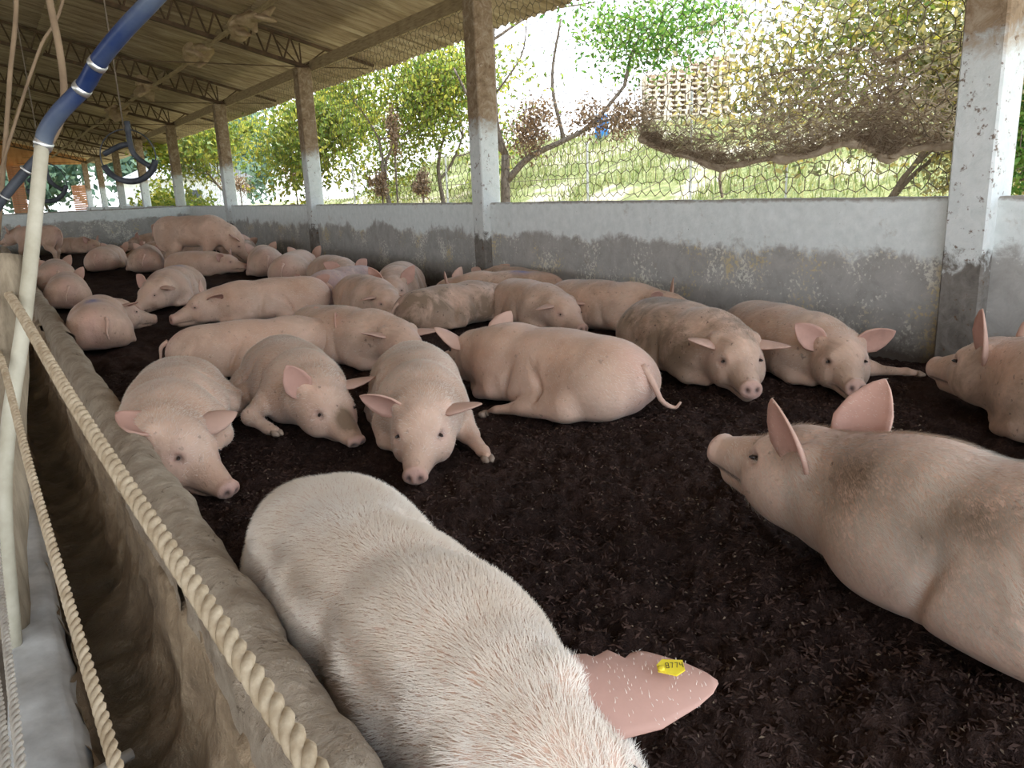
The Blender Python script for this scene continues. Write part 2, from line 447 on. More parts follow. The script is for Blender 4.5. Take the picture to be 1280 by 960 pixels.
def mat_ear():
    M = Mat('pig_ear', .6, .25)
    (inner, mud, tip), _a = M.attr('skin')
    n = M.noise(18, 4, .6)
    b = M.mix(inner, (.66, .45, .345), (.61, .355, .285)); b = M.mix(M.math('MULTIPLY', M.ramp(n, (.45, 0), (.8, 1)), mud), b, (.25, .15, .10))
    M.set('Base Color', b); M.bump(n, .25, .004)
    tr = M.node('ShaderNodeBsdfTranslucent', {'Color': (.74, .40, .30)}); mx = M.node('ShaderNodeMixShader', {0: .2})
    M.t.links.new(M.b.outputs[0], mx.inputs[1]); M.t.links.new(tr.outputs[0], mx.inputs[2]); M.t.links.new(mx.outputs[0], M.out.inputs[0])
    return M.m
def mat_hair():
    M = Mat('pig_bristle', .45, .4); (_p, mud, _d), _a = M.attr('skin')
    M.set('Base Color', M.mix(mud, M.ramp(M.noise(4, 3), (.3, (.74, .62, .49)), (.7, (.88, .80, .70))), (.21, .125, .068))); return M.m  # on the near pig this brown also carries the painted flank shade
SKIN, EARM, HAIR = mat_skin(), mat_ear(), mat_hair()
EYE = Mat('eye_dark', .15, .6).set('Base Color', (.02, .012, .01)).m
TAG = simple('tag_yellow', (.75, .55, .03), (.85, .68, .06), 30, .4, bump=.05)
INK = simple('tag_ink', (.05, .04, .02), (.09, .07, .03), 30, .7)
HOOF = simple('hoof_horn', (.22, .15, .11), (.36, .27, .20), 20, .6)

def mat_bed():
    M = Mat('litter', .95, .12); p = M.pos()
    n = M.noise(9, 6, .7, p); f = M.noise(60, 4, .7, p, .6); g = M.noise(190, 3, .7, p); big = M.noise(.9, 3, .5, p)
    c = M.ramp(f, (.30, (.022, .011, .0085)), (.55, (.070, .038, .029)), (.78, (.17, .105, .078)))
    c = M.mix(M.ramp(n, (.38, .75), (.62, 0)), c, (.022, .012, .0095))
    c = M.mix(M.math('MULTIPLY', M.ramp(big, (.4, 0), (.65, 1)), .4), c, (.10, .055, .040))
    c = M.mix(M.ramp(g, (.70, 0), (.78, .6)), c, (.16, .11, .08))
    M.set('Base Color', c); M.bump(M.math('ADD', f, g), 1.0, .022); return M.m
BED = mat_bed()

def mat_wall(name, top=.63, seed=0):
    M = Mat(name, .88, .2); p = M.pos(); s = M.sep(p)
    sh = M.node('ShaderNodeVectorMath', {0: p, 1: (seed*7.3, seed*3.1, 0)}, operation='ADD').outputs[0]
    n1 = M.noise(2.2, 4, .6, sh); n2 = M.noise(7, 7, .72, sh, .5); n3 = M.noise(38, 4, .65, sh); n4 = M.noise(13, 5, .7, sh)
    white = M.ramp(n4, (.3, (.68, .72, .70)), (.7, (.83, .86, .845)))
    grey = M.ramp(n2, (.3, (.33, .315, .29)), (.7, (.48, .46, .43)))
    # paint worn off below a wavering line, flakes of it left
    h = M.math('ADD', s[2], M.math('MULTIPLY', M.math('SUBTRACT', n1, .5), .42)); h = M.math('ADD', h, M.math('MULTIPLY', M.math('SUBTRACT', n2, .5), .24))
    up = M.ramp(h, (top-.03, 0), (top+.03, 1))
    fl = M.ramp(M.math('ADD', M.math('MULTIPLY', n1, .55), M.math('MULTIPLY', n3, .55)), (.59, 0), (.64, .9))
    ycol = M.mix(M.ramp(M.noise(3.1, 3, .5, sh), (.48, 0), (.60, 1)), (.72, .70, .62), (.60, .50, .30))
    low = M.mix(fl, grey, ycol)
    c = M.mix(up, low, white)
    sp = M.ramp(n3, (.70, 0), (.735, 1)); c = M.mix(M.math('MULTIPLY', sp, M.ramp(n1, (.4, .25), (.65, .9))), c, (.10, .07, .05))
    br = M.ramp(M.noise(5, 6, .75, sh), (.60, 0), (.75, .5)); c = M.mix(br, c, (.33, .25, .17))
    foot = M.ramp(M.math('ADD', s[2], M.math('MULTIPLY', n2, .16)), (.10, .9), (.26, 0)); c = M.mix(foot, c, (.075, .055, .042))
    rim = M.ramp(M.math('ADD', s[2], M.math('MULTIPLY', n4, .06)), (.945, 0), (.965, .75)); c = M.mix(rim, c, (.20, .15, .11))
    M.set('Base Color', c); M.bump(M.math('ADD', n2, n3), .35, .012); return M.m
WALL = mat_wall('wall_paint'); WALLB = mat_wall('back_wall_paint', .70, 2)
def mat_column():
    M = Mat('column_paint', .9, .2); p = M.pos(); s = M.sep(p)
    n1 = M.noise(3, 5, .6, p); n2 = M.noise(10, 7, .72, p, .6); n3 = M.noise(45, 4, .6, p)
    white = M.ramp(n2, (.3, (.58, .61, .59)), (.7, (.72, .73, .71)))
    brown = M.ramp(n2, (.28, (.13, .085, .05)), (.48, (.26, .18, .11)), (.7, (.42, .34, .25)))
    grey = M.ramp(n2, (.3, (.12, .105, .09)), (.7, (.27, .245, .215)))
    h = M.math('ADD', s[2], M.math('MULTIPLY', M.math('SUBTRACT', n2, .5), .5))
    c = M.mix(M.ramp(M.math('MULTIPLY', h, .25), (.405, 0), (.445, 1)), white, brown)
    c = M.mix(M.ramp(h, (.56, 1), (.64, 0)), c, grey)
    sp = M.ramp(M.noise(19, 5, .7, p), (.60, 0), (.66, .85)); c = M.mix(sp, c, (.14, .08, .045))
    M.set('Base Color', c); M.bump(M.math('ADD', n2, n3), .35, .012); return M.m
COLM = mat_column()
def mat_roof():
    M = Mat('fibre_cement', .95, .1); p = M.pos()
    v = M.node('ShaderNodeMapping', {'Vector': p, 'Scale': (.5, 6, .5)}).outputs[0]
    n = M.noise(2.2, 6, .7, v); m = M.noise(.8, 4, .6, p); k = M.noise(12, 5, .7, p)
    c = M.ramp(n, (.30, (.16, .11, .07)), (.52, (.38, .285, .195)), (.72, (.56, .455, .335)))
    c = M.mix(M.ramp(m, (.45, 0), (.75, .55)), c, (.21, .135, .08)); c = M.mix(M.ramp(k, (.62, 0), (.8, .5)), c, (.45, .40, .32))
    M.set('Base Color', c); M.bump(k, .2, .01); return M.m
ROOF = mat_roof()
STEEL = simple('rusty_steel', (.065, .04, .025), (.15, .092, .052), 9, .85)
DUSTY = simple('dusty_wood', (.24, .165, .095), (.44, .33, .20), 7, .95, stretch=(6, .8, 6))
WEB = simple('cobweb_dust', (.30, .20, .115), (.50, .37, .24), 10, 1.0, bump=.8, bd=.03)
def mat_curb():
    M = Mat('curb_concrete', .88, .25); p = M.pos(); n = M.noise(7, 7, .7, p); m = M.noise(34, 6, .75, p, .8); k = M.noise(16, 5, .75, p, 1.5)
    c = M.ramp(n, (.3, (.31, .23, .16)), (.7, (.58, .48, .365)))
    c = M.mix(M.ramp(k, (.60, 0), (.68, .8)), c, (.10, .068, .042)); c = M.mix(M.ramp(m, (.62, 0), (.72, .6)), c, (.66, .60, .50)); c = M.mix(M.ramp(m, (.30, .7), (.38, 0)), c, (.11, .08, .055))
    M.set('Base Color', c); M.bump(M.math('ADD', M.math('ADD', n, m), k), .9, .014); return M.m
CONC = mat_curb()
def mat_basin():
    M = Mat('trough_muck', .6, .4); p = M.pos(); n = M.noise(6, 7, .7, p); m = M.noise(30, 5, .7, p); s = M.sep(p)
    c = M.ramp(n, (.3, (.17, .115, .068)), (.55, (.35, .25, .155)), (.75, (.54, .42, .28)))
    low = M.ramp(M.math('ADD', s[2], .5), (.25, 1), (.34, 0)); c = M.mix(M.math('MULTIPLY', low, .8), c, (.055, .042, .027))
    M.set('Base Color', c); M.set('Roughness', M.math('SUBTRACT', .85, M.math('MULTIPLY', low, .45))); M.bump(M.math('ADD', n, M.math('MULTIPLY', m, .8)), .9, .02); return M.m
BASIN = mat_basin()
LEDGE = simple('wet_concrete', (.34, .33, .31), (.66, .66, .64), 7, .55, 7, .4, .008)
ALLEY = simple('alley_concrete', (.14, .115, .09), (.30, .25, .20), 4, .8, 6, .3)
ROPE = simple('sisal_rope', (.33, .24, .145), (.57, .46, .32), 40, .9, 4, .5, .003)
CORD = simple('grey_cord', (.30, .26, .21), (.52, .47, .40), 40, .9)
POST = simple('weathered_timber', (.17, .13, .085), (.36, .29, .20), 6, .9, 7, .6, .01, (7, 7, .8))
PIPE = simple('pale_pipe', (.36, .32, .23), (.55, .51, .40), 8, .6)
HOSEB = simple('blue_hose', (.008, .022, .085), (.10, .12, .15), 5, .4, 5, .1)
HOSED = simple('dark_hose', (.015, .018, .025), (.07, .075, .085), 9, .5)
HOSET = simple('dusty_hose', (.15, .10, .06), (.27, .19, .115), 9, .9)
CLAMP = simple('clamp_metal', (.45, .44, .42), (.7, .69, .66), 12, .35, metal=.8)
WIRE = simple('wire_galvanised', (.10, .075, .05), (.23, .18, .13), 10, .7)
NETM = simple('dusty_netting', (.24, .18, .12), (.48, .39, .28), 16, 1.0, bump=.7)

def leaf_mat(name, a, b, c, trans=.45):
    M = Mat(name, .55, .3); n = M.node('ShaderNodeNewGeometry').outputs['Random Per Island']; col = M.ramp(n, (.0, a), (.5, b), (1.0, c)); M.set('Base Color', col)
    tr = M.node('ShaderNodeBsdfTranslucent', {'Color': col}); mx = M.node('ShaderNodeMixShader', {0: trans})
    M.t.links.new(M.b.outputs[0], mx.inputs[1]); M.t.links.new(tr.outputs[0], mx.inputs[2]); M.t.links.new(mx.outputs[0], M.out.inputs[0]); return M.m
NETF = leaf_mat('net_fibre', (.20, .14, .09), (.36, .27, .18), (.55, .45, .33), .55)
# ---------------------------------------------------------------- the litter bed
def bed_h(x, y):
    d = np.hypot(x, y)
    fine = np.clip(1.3-d/7, .15, 1)
    return (.055*fbm(x*1.7, y*1.7, 2)+.05*fbm(x*6.5+3, y*6.5, 2)+fine*(.05*fbm(x*19, y*19+5, 2)+.03*fbm(x*48, y*48, 2)))*.9-.012
_ys = [-.6]
while _ys[-1] < 21.62: _ys.append(_ys[-1]+.0125*max(1.0, (max(_ys[-1], 0)/3.0)**1.35))
_ys = np.array(_ys); _xs = np.linspace(.36, 4.56, 300)
_X, _Y = np.meshgrid(_xs, _ys); _Z = bed_h(_X, _Y)
_n, _m = _X.shape; _i = np.arange(_n*_m).reshape(_n, _m)
bed = add('floor', mesh_data('floor', np.stack([_X.ravel(), _Y.ravel(), _Z.ravel()], 1), np.stack([_i[:-1,:-1].ravel(), _i[:-1,1:].ravel(), _i[1:,1:].ravel(), _i[1:,:-1].ravel()], 1)), BED)
props(bed, kind='structure', label='dark brown composted litter bed of the pen')
# loose husks and fibres on it
def crumbs(n, y1, seed, name, mat, ln, wd, label):
    g = np.random.default_rng(seed); k = n*6
    y = .5+(y1-.5)*g.random(k)**1.6; x = .48+3.9*g.random(k)
    keep = x < .9+1.35*y; x, y = x[keep][:n], y[keep][:n]; k = len(x)
    z = bed_h(x, y)+.004; L = ln*(.4+g.random(k)); W = wd*(.5+g.random(k)); a = g.random(k)*6.283; t = (g.random(k)-.5)*1.2
    dx = np.stack([np.cos(a)*np.cos(t), np.sin(a)*np.cos(t), np.sin(t)], 1); dy = np.stack([-np.sin(a), np.cos(a), (g.random(k)-.5)*1.2], 1)
    c = np.stack([x, y, z], 1); V = np.stack([c-dx*L[:,None]/2, c+dy*W[:,None]/2, c+dx*L[:,None]/2, c-dy*W[:,None]/2+np.array([0,0,.003])], 1).reshape(-1, 3)
    o = add(name, mesh_data(name, V, np.arange(4*k).reshape(k, 4), False), mat)
    props(o, label=label, kind='stuff')
HUSK = simple('husk', (.10, .065, .045), (.21, .15, .10), 3, .9); CLOD = simple('clod', (.022, .011, .008), (.085, .046, .033), 3, .95)
crumbs(7000, 6.0, 11, 'husk_flakes', HUSK, .011, .004, 'pale husk flakes and fibres scattered over the dark litter')
crumbs(60000, 5.5, 12, 'litter_crumbs', CLOD, .024, .0045, 'dark crumbs and shreds of composted litter on the bed')

# ---------------------------------------------------------------- walls, columns, roof
COLY = [2.25, 7.30, 12.52, 17.66, 22.75, 27.9, 33.0, 38.1, 43.2]
def slab(name, lo, hi, mat, kind='structure', nz=24, parent=None):
    """a wall panel with an uneven top edge"""
    lo = np.array(lo, float); hi = np.array(hi, float); d = hi-lo; ax = 1 if d[1] > d[0] else 0
    n = max(8, int(d[ax]/.06)); t = np.linspace(0, 1, n); V = []; F = []
    for i in range(n):
        p = lo+d*np.where(np.arange(3) == ax, t[i], 0); zt = hi[2]+.012*float(fbm(np.array(t[i]*d[ax]*4+lo[1]), np.array(3.3), 3))
        o = 1-ax; a = p.copy(); b = p.copy(); b[o] = hi[o]
        V += [[*a[:2], lo[2]], [*a[:2], zt-.014], [*(a[:2]+np.where(np.arange(2) == o, .014, 0)), zt], [*(b[:2]-np.where(np.arange(2) == o, .014, 0)), zt], [*b[:2], zt-.014], [*b[:2], lo[2]]]
        if i:
            for j in range(6):
                q = [(i-1)*6+j, (i-1)*6+(j+1) % 6, i*6+(j+1) % 6, i*6+j]; F.append(q if ax == 0 else q)
    F.append(list(range(6))); F.append([(n-1)*6+j for j in range(6)][::-1])
    me = mesh_data(name, V, F, False); bm_fix(me)
    o = add(name, me, mat, parent); 
    if kind: o['kind'] = kind
    return o
import bmesh
def bm_fix(me):
    bm = bmesh.new(); bm.from_mesh(me); bmesh.ops.recalc_face_normals(bm, faces=bm.faces); bm.to_mesh(me); bm.free()
_prev = -3.0
for cy in COLY[:5]:
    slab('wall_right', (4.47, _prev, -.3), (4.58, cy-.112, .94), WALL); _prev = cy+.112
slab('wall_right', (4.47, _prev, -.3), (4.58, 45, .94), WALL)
slab('wall_left_added', (-5.8, -3, -.5), (-5.69, 45, .94), WALL)  # unseen wall, added to cut the light from the left
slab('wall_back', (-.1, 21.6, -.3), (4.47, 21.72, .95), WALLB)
for cy in COLY:
    b = MB().box((4.385, cy-.112, -.3), (4.61, cy+.112, 2.98), bev=.012)
    b.obj('column', COLM)['kind'] = 'structure'

ROOF_E, ROOF_R = 5.95, -.60
def roof_z(x): return 3.03+.262*(ROOF_E-x)
ceiling = empty('ceiling', kind='structure')
def sheet_mesh(L, W=1.10, amp=.024, waves=6):
    nx = 5; ny = waves*6+1; x = np.linspace(0, L, nx); y = np.linspace(0, W, ny)
    X, Y = np.meshgrid(x, y, indexing='ij'); Z = amp*np.cos(Y/W*waves*2*math.pi)
    A = np.stack([X.ravel(), Y.ravel(), Z.ravel()], 1); B = A+np.array([0, 0, .007]); N = nx*ny; F = []
    for i in range(nx-1):
        for j in range(ny-1):
            a = i*ny+j; F.append([a, a+1, a+ny+1, a+ny]); F.append([N+a, N+a+ny, N+a+ny+1, N+a+1])
    for j in range(ny-1): F.append([j, N+j, N+j+1, j+1]); k = (nx-1)*ny+j; F.append([k, k+1, N+k+1, N+k])
    return mesh_data('roof_sheet', np.concatenate([A, B]), F, True)
_span = math.hypot(ROOF_E-ROOF_R, .262*(ROOF_E-ROOF_R)); _sl = math.atan(.262)
sm = sheet_mesh(_span/3+.14); sm.materials.append(ROOF)
g = np.random.default_rng(5)
for r_ in range(3):
    for k in range(50):
        o = add('roof_sheet', sm, None, ceiling); x0 = ROOF_E-(r_+0)*(_span/3)*math.cos(_sl)
        o.rotation_euler = (g.normal()*.004, -_sl, math.pi); o.location = (x0, -3+1.02*k+.5+1.1+g.normal()*.008, roof_z(x0)+.035+.012*(k % 2)+.004*r_+g.normal()*.003)
slope_left = MB().box((-9.3, 0, 0), (0, 53, .02)).obj('roof_panel_unseen', ROOF, ceiling)  # unseen left slope, lengthened to hold back light from that side
slope_left.rotation_euler = (0, -_sl, 0); slope_left.location = (ROOF_R, -3.5, roof_z(ROOF_R)+.03)

def truss_line(x): return 3.02+.258*(4.5-x)
def make_truss():
    t = empty('roof_truss', (0, 0, 0))
    def chord(name, p, q, w=.034):
        d = Vector(q)-Vector(p); M = Matrix.Translation(p) @ d.to_track_quat('X', 'Z').to_matrix().to_4x4()
        return MB().box((0, -w, -w*.8), (d.length, w, w*.8), M).obj(name, STEEL, t)
    chord('bottom_chord', (ROOF_R, 0, truss_line(ROOF_R)), (4.6, 0, truss_line(4.6)))
    chord('top_chord', (ROOF_R, 0, roof_z(ROOF_R)-.03), (5.7, 0, roof_z(5.7)-.03), .026)
    # the lattice is two slanted bars over and over
    n = 19; xs = np.linspace(ROOF_R, 4.5, n+1); me = {}
    for i in range(n):
        a, b = xs[i], xs[i+1]; m = (a+b)/2
        for s_, (p, q) in enumerate((((a, 0, truss_line(a)), (m, 0, roof_z(m)-.04)), ((m, 0, roof_z(m)-.04), (b, 0, truss_line(b))))):
            if s_ not in me:
                me[s_] = MB().tube([np.array(p)-np.array(p), np.array(q)-np.array(p)], .015, 5).data('web_bar'); me[s_].materials.append(STEEL)
            o = add('web_bar', me[s_], None, t, p)
    for q in ((4.15, 3.36), (4.5, 3.34), (4.9, 3.26)):
        MB().tube([(4.5, 0, 2.98), (q[0], 0, q[1])], .012, 5).obj('strut', STEEL, t)
    MB().tube([(1.8, 0, 2.99), (4.5, 0, 3.0), (5.6, 0, 3.02)], .008, 5).obj('tie_rod', STEEL, t)
    return t
_ordn = ['over the second post from the camera', 'over the third post', 'over the fourth post', 'over the fifth post', 'over the sixth post', 'over the seventh post', 'over the eighth post', 'over the last post']
tr = make_truss(); tr.location.y = COLY[1]
for k, cy in enumerate(COLY[1:]):
    o = tr if k == 0 else copy_tree(tr); o.location = (0, cy, 0)
    props(o, 'rusty steel lattice roof truss '+_ordn[k], 'truss', 'lattice trusses under the roof')
for (x, z, r_, nm, lb) in ((3.27, 3.30, .035, 'purlin_pole', 'dusty lengthwise pole under the trusses hung with cobweb tufts'), (1.42, 3.78, .035, 'purlin_pole', 'dusty lengthwise pole higher under the roof near the ridge')):
    yy = np.linspace(4, 44, 41); p = np.stack([x+.02*np.sin(yy*1.3), yy, z+.02*np.sin(yy*.7)], 1)
    props(MB().tube(p, r_, 8).obj(nm, DUSTY, smooth=True), lb, 'pole')
# eave board behind the wire, and cobweb clumps on the pole
props(MB().box((4.62, 2.4, 2.93), (4.66, 44, 3.09)).obj('eave_board', DUSTY), 'long dusty board under the eave above the wire mesh', 'board')
def web_clump(i, loc, sc, lb):
    g = np.random.default_rng(100+i); f = Field()
    for k in range(9):
        c = g.normal(size=3)*np.array([.12, .3, .06]); M = rot_xyz(2, g.random()*180) @ rot_xyz(1, g.normal()*30)
        f.ell(c, M, np.array([.22, .12, .05])*(.6+g.random()*.8), .08)
    V, Q = f.mesh(.03); V = V+.025*np.stack([fbm(V[:,1]*9, V[:,2]*9+k*3, 2) for k in range(3)], 1)
    o = add('cobweb_tuft', mesh_data('cobweb_tuft', V*sc, Q), WEB, None, loc); props(o, lb, 'cobweb', 'cobweb tufts under the roof')
web_clump(0, (3.30, 10.9, 3.27), .8, 'tan cobweb tuft on the roof pole, the nearest and largest')
web_clump(1, (3.28, 13.6, 3.28), .75, 'tan cobweb tuft on the roof pole just beyond the third post')
web_clump(2, (3.25, 17.7, 3.30), 1.0, 'tan cobweb tuft at the truss over the fourth post')
web_clump(3, (3.25, 22.3, 3.30), 1.0, 'tan cobweb tuft far along the roof pole')

# ---------------------------------------------------------------- trough on the left
trough = empty('feed_trough', (0, 0, 0), label='long concrete feed trough with a rounded curb and wet brown bottom', cat='trough')
def extrude(prof, y0, y1, dy, amp, seed, grow=1.0):
    P = np.array(prof, float); ys = [y0]; arc = np.concatenate([[0], np.cumsum(np.linalg.norm(np.diff(P, axis=0), axis=1))])
    while ys[-1] < y1-1e-6: ys.append(min(y1, ys[-1]+dy*max(1, ys[-1]/3*grow)))
    ys = np.array(ys); V = []
    for y in ys:
        q = P.copy(); a = arc
        q[:, 0] += amp*fbm(np.full(len(P), y*7+seed), a*7, 3); q[:, 1] += amp*fbm(np.full(len(P), y*7+seed+40), a*7, 3)
        V.append(np.stack([q[:, 0], np.full(len(P), y), q[:, 1]], 1))
    n, m = len(ys), len(P); i = np.arange(n*m).reshape(n, m)
    F = np.stack([i[:-1,:-1].ravel(), i[:-1,1:].ravel(), i[1:,1:].ravel(), i[1:,:-1].ravel()], 1)
    return np.concatenate(V), F
def dens(P, k=6):
    P = np.array(P, float); t = np.linspace(0, len(P)-1, (len(P)-1)*k+1); i = np.minimum(t.astype(int), len(P)-2); u = (t-i)[:, None]
    return P[i]*(1-u)+P[i+1]*u
_arc = [(.322+.070*math.cos(a), .185+.075*math.sin(a)) for a in np.linspace(-.2, math.pi+.15, 17)]
_curb = [(.398, -.1), (.396, .08)]+_arc+[(.253, .15), (.248, .12)]
for k, (a, b) in enumerate(((-1.6, 1.905), (1.90, 6.205), (6.20, 11.31), (11.30, 16.41), (16.40, 21.5))):
    V, F = extrude(dens(_curb, 2), a, b, .022, .022, k*13); o = add('curb_segment', mesh_data('curb_segment', V, F), CONC, trough); o.location.x = (0, 0, .012, -.006, .004)[k]
V, F = extrude(dens([(.275, .15), (.247, .125), (.24, .05), (.232, -.04), (.22, -.12), (.195, -.195), (.15, -.24), (.08, -.255), (.03, -.245), (.008, -.2), (.0, -.1), (-.004, -.03)], 4), -1.6, 21.5, .025, .045, 77)
add('basin', mesh_data('basin', V, F), BASIN, trough)
MB().box((-.12, -1.6, -.58), (.38, 21.5, -.32)).box((.275, -1.6, -.34), (.375, 21.5, .15)).obj('base', CONC, trough)
V, F = extrude(dens([(.006, -.06), (-.004, -.03), (-.02, -.016), (-.06, -.012), (-.115, -.014), (-.135, -.03), (-.14, -.12), (-.142, -.52)], 4), -1.6, 21.5, .04, .012, 31)
add('ledge', mesh_data('ledge', V, F), LEDGE, trough)
MB().box((-9, -4, -.6), (-.13, 46, -.5)).obj('floor_alley', ALLEY)['kind'] = 'structure'
MB().box((-.15, 21.6, -.6), (4.6, 46, -.12)).obj('floor_far', BED)['kind'] = 'structure'
MB().tube([(-.1, 1.55, .005), (.075, 1.6, .01)], .012, 8).obj('feed_pipe_stub', CLAMP, trough, True)

# post, pipe, hoses, ropes
post = MB(); p = spline([(-.125, 2.38, -.03), (-.07, 2.46, .3), (0, 2.56, .7), (.05, 2.63, .965)], 14); post.tube(p, .048+.004*np.sin(np.arange(14)*1.7), 14)
props(post.obj('timber_post', POST, smooth=True), 'weathered grey timber post at the trough with two ropes tied to it', 'post')
pipe = empty('water_pipe', (-.10, 2.28, -.02), label='pale upright pipe beside the timber post, feeding a blue hose', cat='pipe')
def child(mb, name, mat, par, smooth=True):
    o = mb.obj(name, mat, par, smooth); o.location = -par.location; return o
child(MB().tube(spline([(-.115, 2.27, -.02), (-.063, 2.353, .412), (.052, 2.50, .8), (.12, 2.60, 1.04), (.182, 2.69, 1.27)], 24), .0195, 14), 'pipe', PIPE, pipe)
_hp = [(.180, 2.696, 1.255), (.197, 2.684, 1.302), (.237, 2.649, 1.354), (.303, 2.601, 1.418), (.344, 2.531, 1.479), (.403, 2.451, 1.544), (.478, 2.363, 1.616), (.60, 2.22, 1.74), (.72, 2.08, 1.95), (.78, 2.0, 2.4), (.78, 2.0, 4.1)]
child(MB().tube(spline(_hp, 60), .0235, 14), 'hose', HOSEB, pipe)
for c in ((.186, 2.69, 1.272), (.297, 2.605, 1.412), (.338, 2.541, 1.470)):
    P = np.array(_hp); i = np.argmin(np.linalg.norm(P-np.array(c), axis=1)); i = min(max(i, 1), len(P)-2); t = P[i+1]-P[i-1]; t /= np.linalg.norm(t)
    child(MB().tube([np.array(c)-t*.008, np.array(c)+t*.008], .026, 14), 'hose_clamp', CLAMP, pipe)
hose = empty('drain_hose', (.0, 3.04, 1.05), label='dark hose slanting down to the left edge behind the pale pipe', cat='hose')
_dh = [(.306, 3.09, 4.2), (.31, 3.1, 3.0), (.306, 3.099, 2.2), (.306, 3.099, 1.9), (.299, 3.066, 1.731), (.299, 3.021, 1.582), (.29, 2.99, 1.459), (.265, 2.977, 1.361), (.222, 2.983, 1.288), (.165, 3.002, 1.229), (.087, 3.028, 1.146), (.033, 3.043, 1.08), (-.06, 3.06, .95)]
_sp = spline(_dh, 100); child(MB().tube(_sp[:69], .011, 10), 'upper_hose', HOSET, hose); child(MB().tube(_sp[68:], .015, 10), 'lower_hose', HOSED, hose)
for k in (76, 84): child(MB().tube([_sp[k], _sp[k]+(_sp[k+1]-_sp[k])*.4], .021, 10), 'hose_clamp', CLAMP, hose)
def cord(name, pts, r, lb, mat, cat='cord', n=40):
    P = spline(pts, n); return props(MB().tube(P, r, 8).obj(name, mat, smooth=True), lb, cat)
cord('hanging_cord', [(.42, 3.3, 4.2), (.30, 3.28, 2.6), (.236, 3.269, 1.863), (.157, 3.213, 1.506), (.088, 3.17, 1.213), (.0, 3.05, .86)], .0075, 'tan cord hanging at the far left in front of the trusses', HOSET)
cord('hanging_cord', [(.80, 3.2, 4.2), (.52, 3.18, 2.5), (.364, 3.169, 1.805), (.258, 3.177, 1.604), (.152, 3.178, 1.377), (.06, 3.16, 1.15), (.01, 3.1, .9)], .005, 'thin brown cord slanting down from the roof beside the blue hose', HOSET)
def rope(name, pts, r, pitch, lb, mat):
    P = spline(pts, 400); L = np.concatenate([[0], np.cumsum(np.linalg.norm(np.diff(P, axis=0), axis=1))]); n = int(L[-1]/pitch*10); s_ = np.linspace(0, L[-1], n)
    P = np.stack([np.interp(s_, L, P[:, i]) for i in range(3)], 1); T = np.gradient(P, axis=0); T /= np.linalg.norm(T, axis=1)[:, None]
    N = np.cross(T, [0, 0, 1.0]); N /= np.linalg.norm(N, axis=1)[:, None]; B = np.cross(T, N); t = empty(name, P[0], label=lb, cat='rope')
    for k in range(3):
        a = s_/pitch*2*math.pi+k*2*math.pi/3
        Q = P+r*.5*(np.cos(a)[:, None]*N+np.sin(a)[:, None]*B); child(MB().tube(Q, r*.56, 7), 'strand', mat, t)
rope('rope', [(.0, 2.60, .875), (.031, 2.55, .865), (.09, 1.6, .735), (.159, .589, .62), (.19, .0, .56)], .0125, .075, 'thick twisted rope tied to the timber post, the upper and nearer one', ROPE)
rope('rope', [(-.045, 2.53, .725), (-.018, 2.476, .716), (.0, 1.7, .585), (.024, .903, .474), (.04, .2, .39)], .0085, .055, 'thinner twisted rope on the timber post, below the thick one', ROPE)
rope('rope', [(-.067, 2.208, .539), (-.075, 1.6, .50), (-.06, .855, .544), (-.05, .3, .58)], .0055, .045, 'thin grey twisted cord at the left edge over the ledge', CORD)
rope('rope', [(-.093, 1.9, .47), (-.095, 1.4, .46), (-.077, .917, .51), (-.07, .3, .56)], .0055, .045, 'second thin grey cord, hard against the left edge of the picture', CORD)

def ring(name, c, R, lb):
    c = np.array(c); t = empty(name, c, label=lb, cat='hose', group='hose rings hung from the roof')
    a = np.linspace(0, 2*math.pi, 40)
    ex = np.array([math.cos(YAW), -math.sin(YAW), 0])
    P = np.stack([R*np.cos(a)[:, None]*ex+np.array([0, 0, 1])*R*np.sin(a)[:, None]*.92], 0)[0]
    MB().tube(P, .005*R/.2, 6, False).obj('wire_hoop', HOSED, t, True)
    b = np.linspace(-2.8, -.2, 24); MB().tube(np.stack([R*.98*np.cos(b)[:, None]*ex+np.array([0, 0, 1])*R*.9*np.sin(b)[:, None]], 0)[0], .022*R/.2, 8).obj('lower_hose', HOSED, t, True)
    S = lambda q: [ex*x+np.array([0, 0, z]) for x, z in q]
    MB().tube(spline(S([(-.17, .02), (-.05, .07), (.03, .08)]), 14)*R/.2, .02*R/.2, 8).obj('cross_hose', HOSED, t, True)
    MB().tube(spline(S([(.03, .24), (.03, .06), (.07, -.02), (.15, -.08)]), 18)*R/.2, .02*R/.2, 8).obj('cross_hose', HOSED, t, True)
    MB().tube([(0, 0, R*.9), (0, 0, 3.6-c[2])], .006, 5).obj('hanging_wire', WIRE, t, True)
ring('hose_ring', (1.016, 6.813, 1.44), .21, 'dark hose bent round a wire hoop, hanging before the far posts')
ring('hose_ring', (.62, 9.6, 1.33), .21, 'smaller-looking dark hose hoop hanging behind the pale pipe')

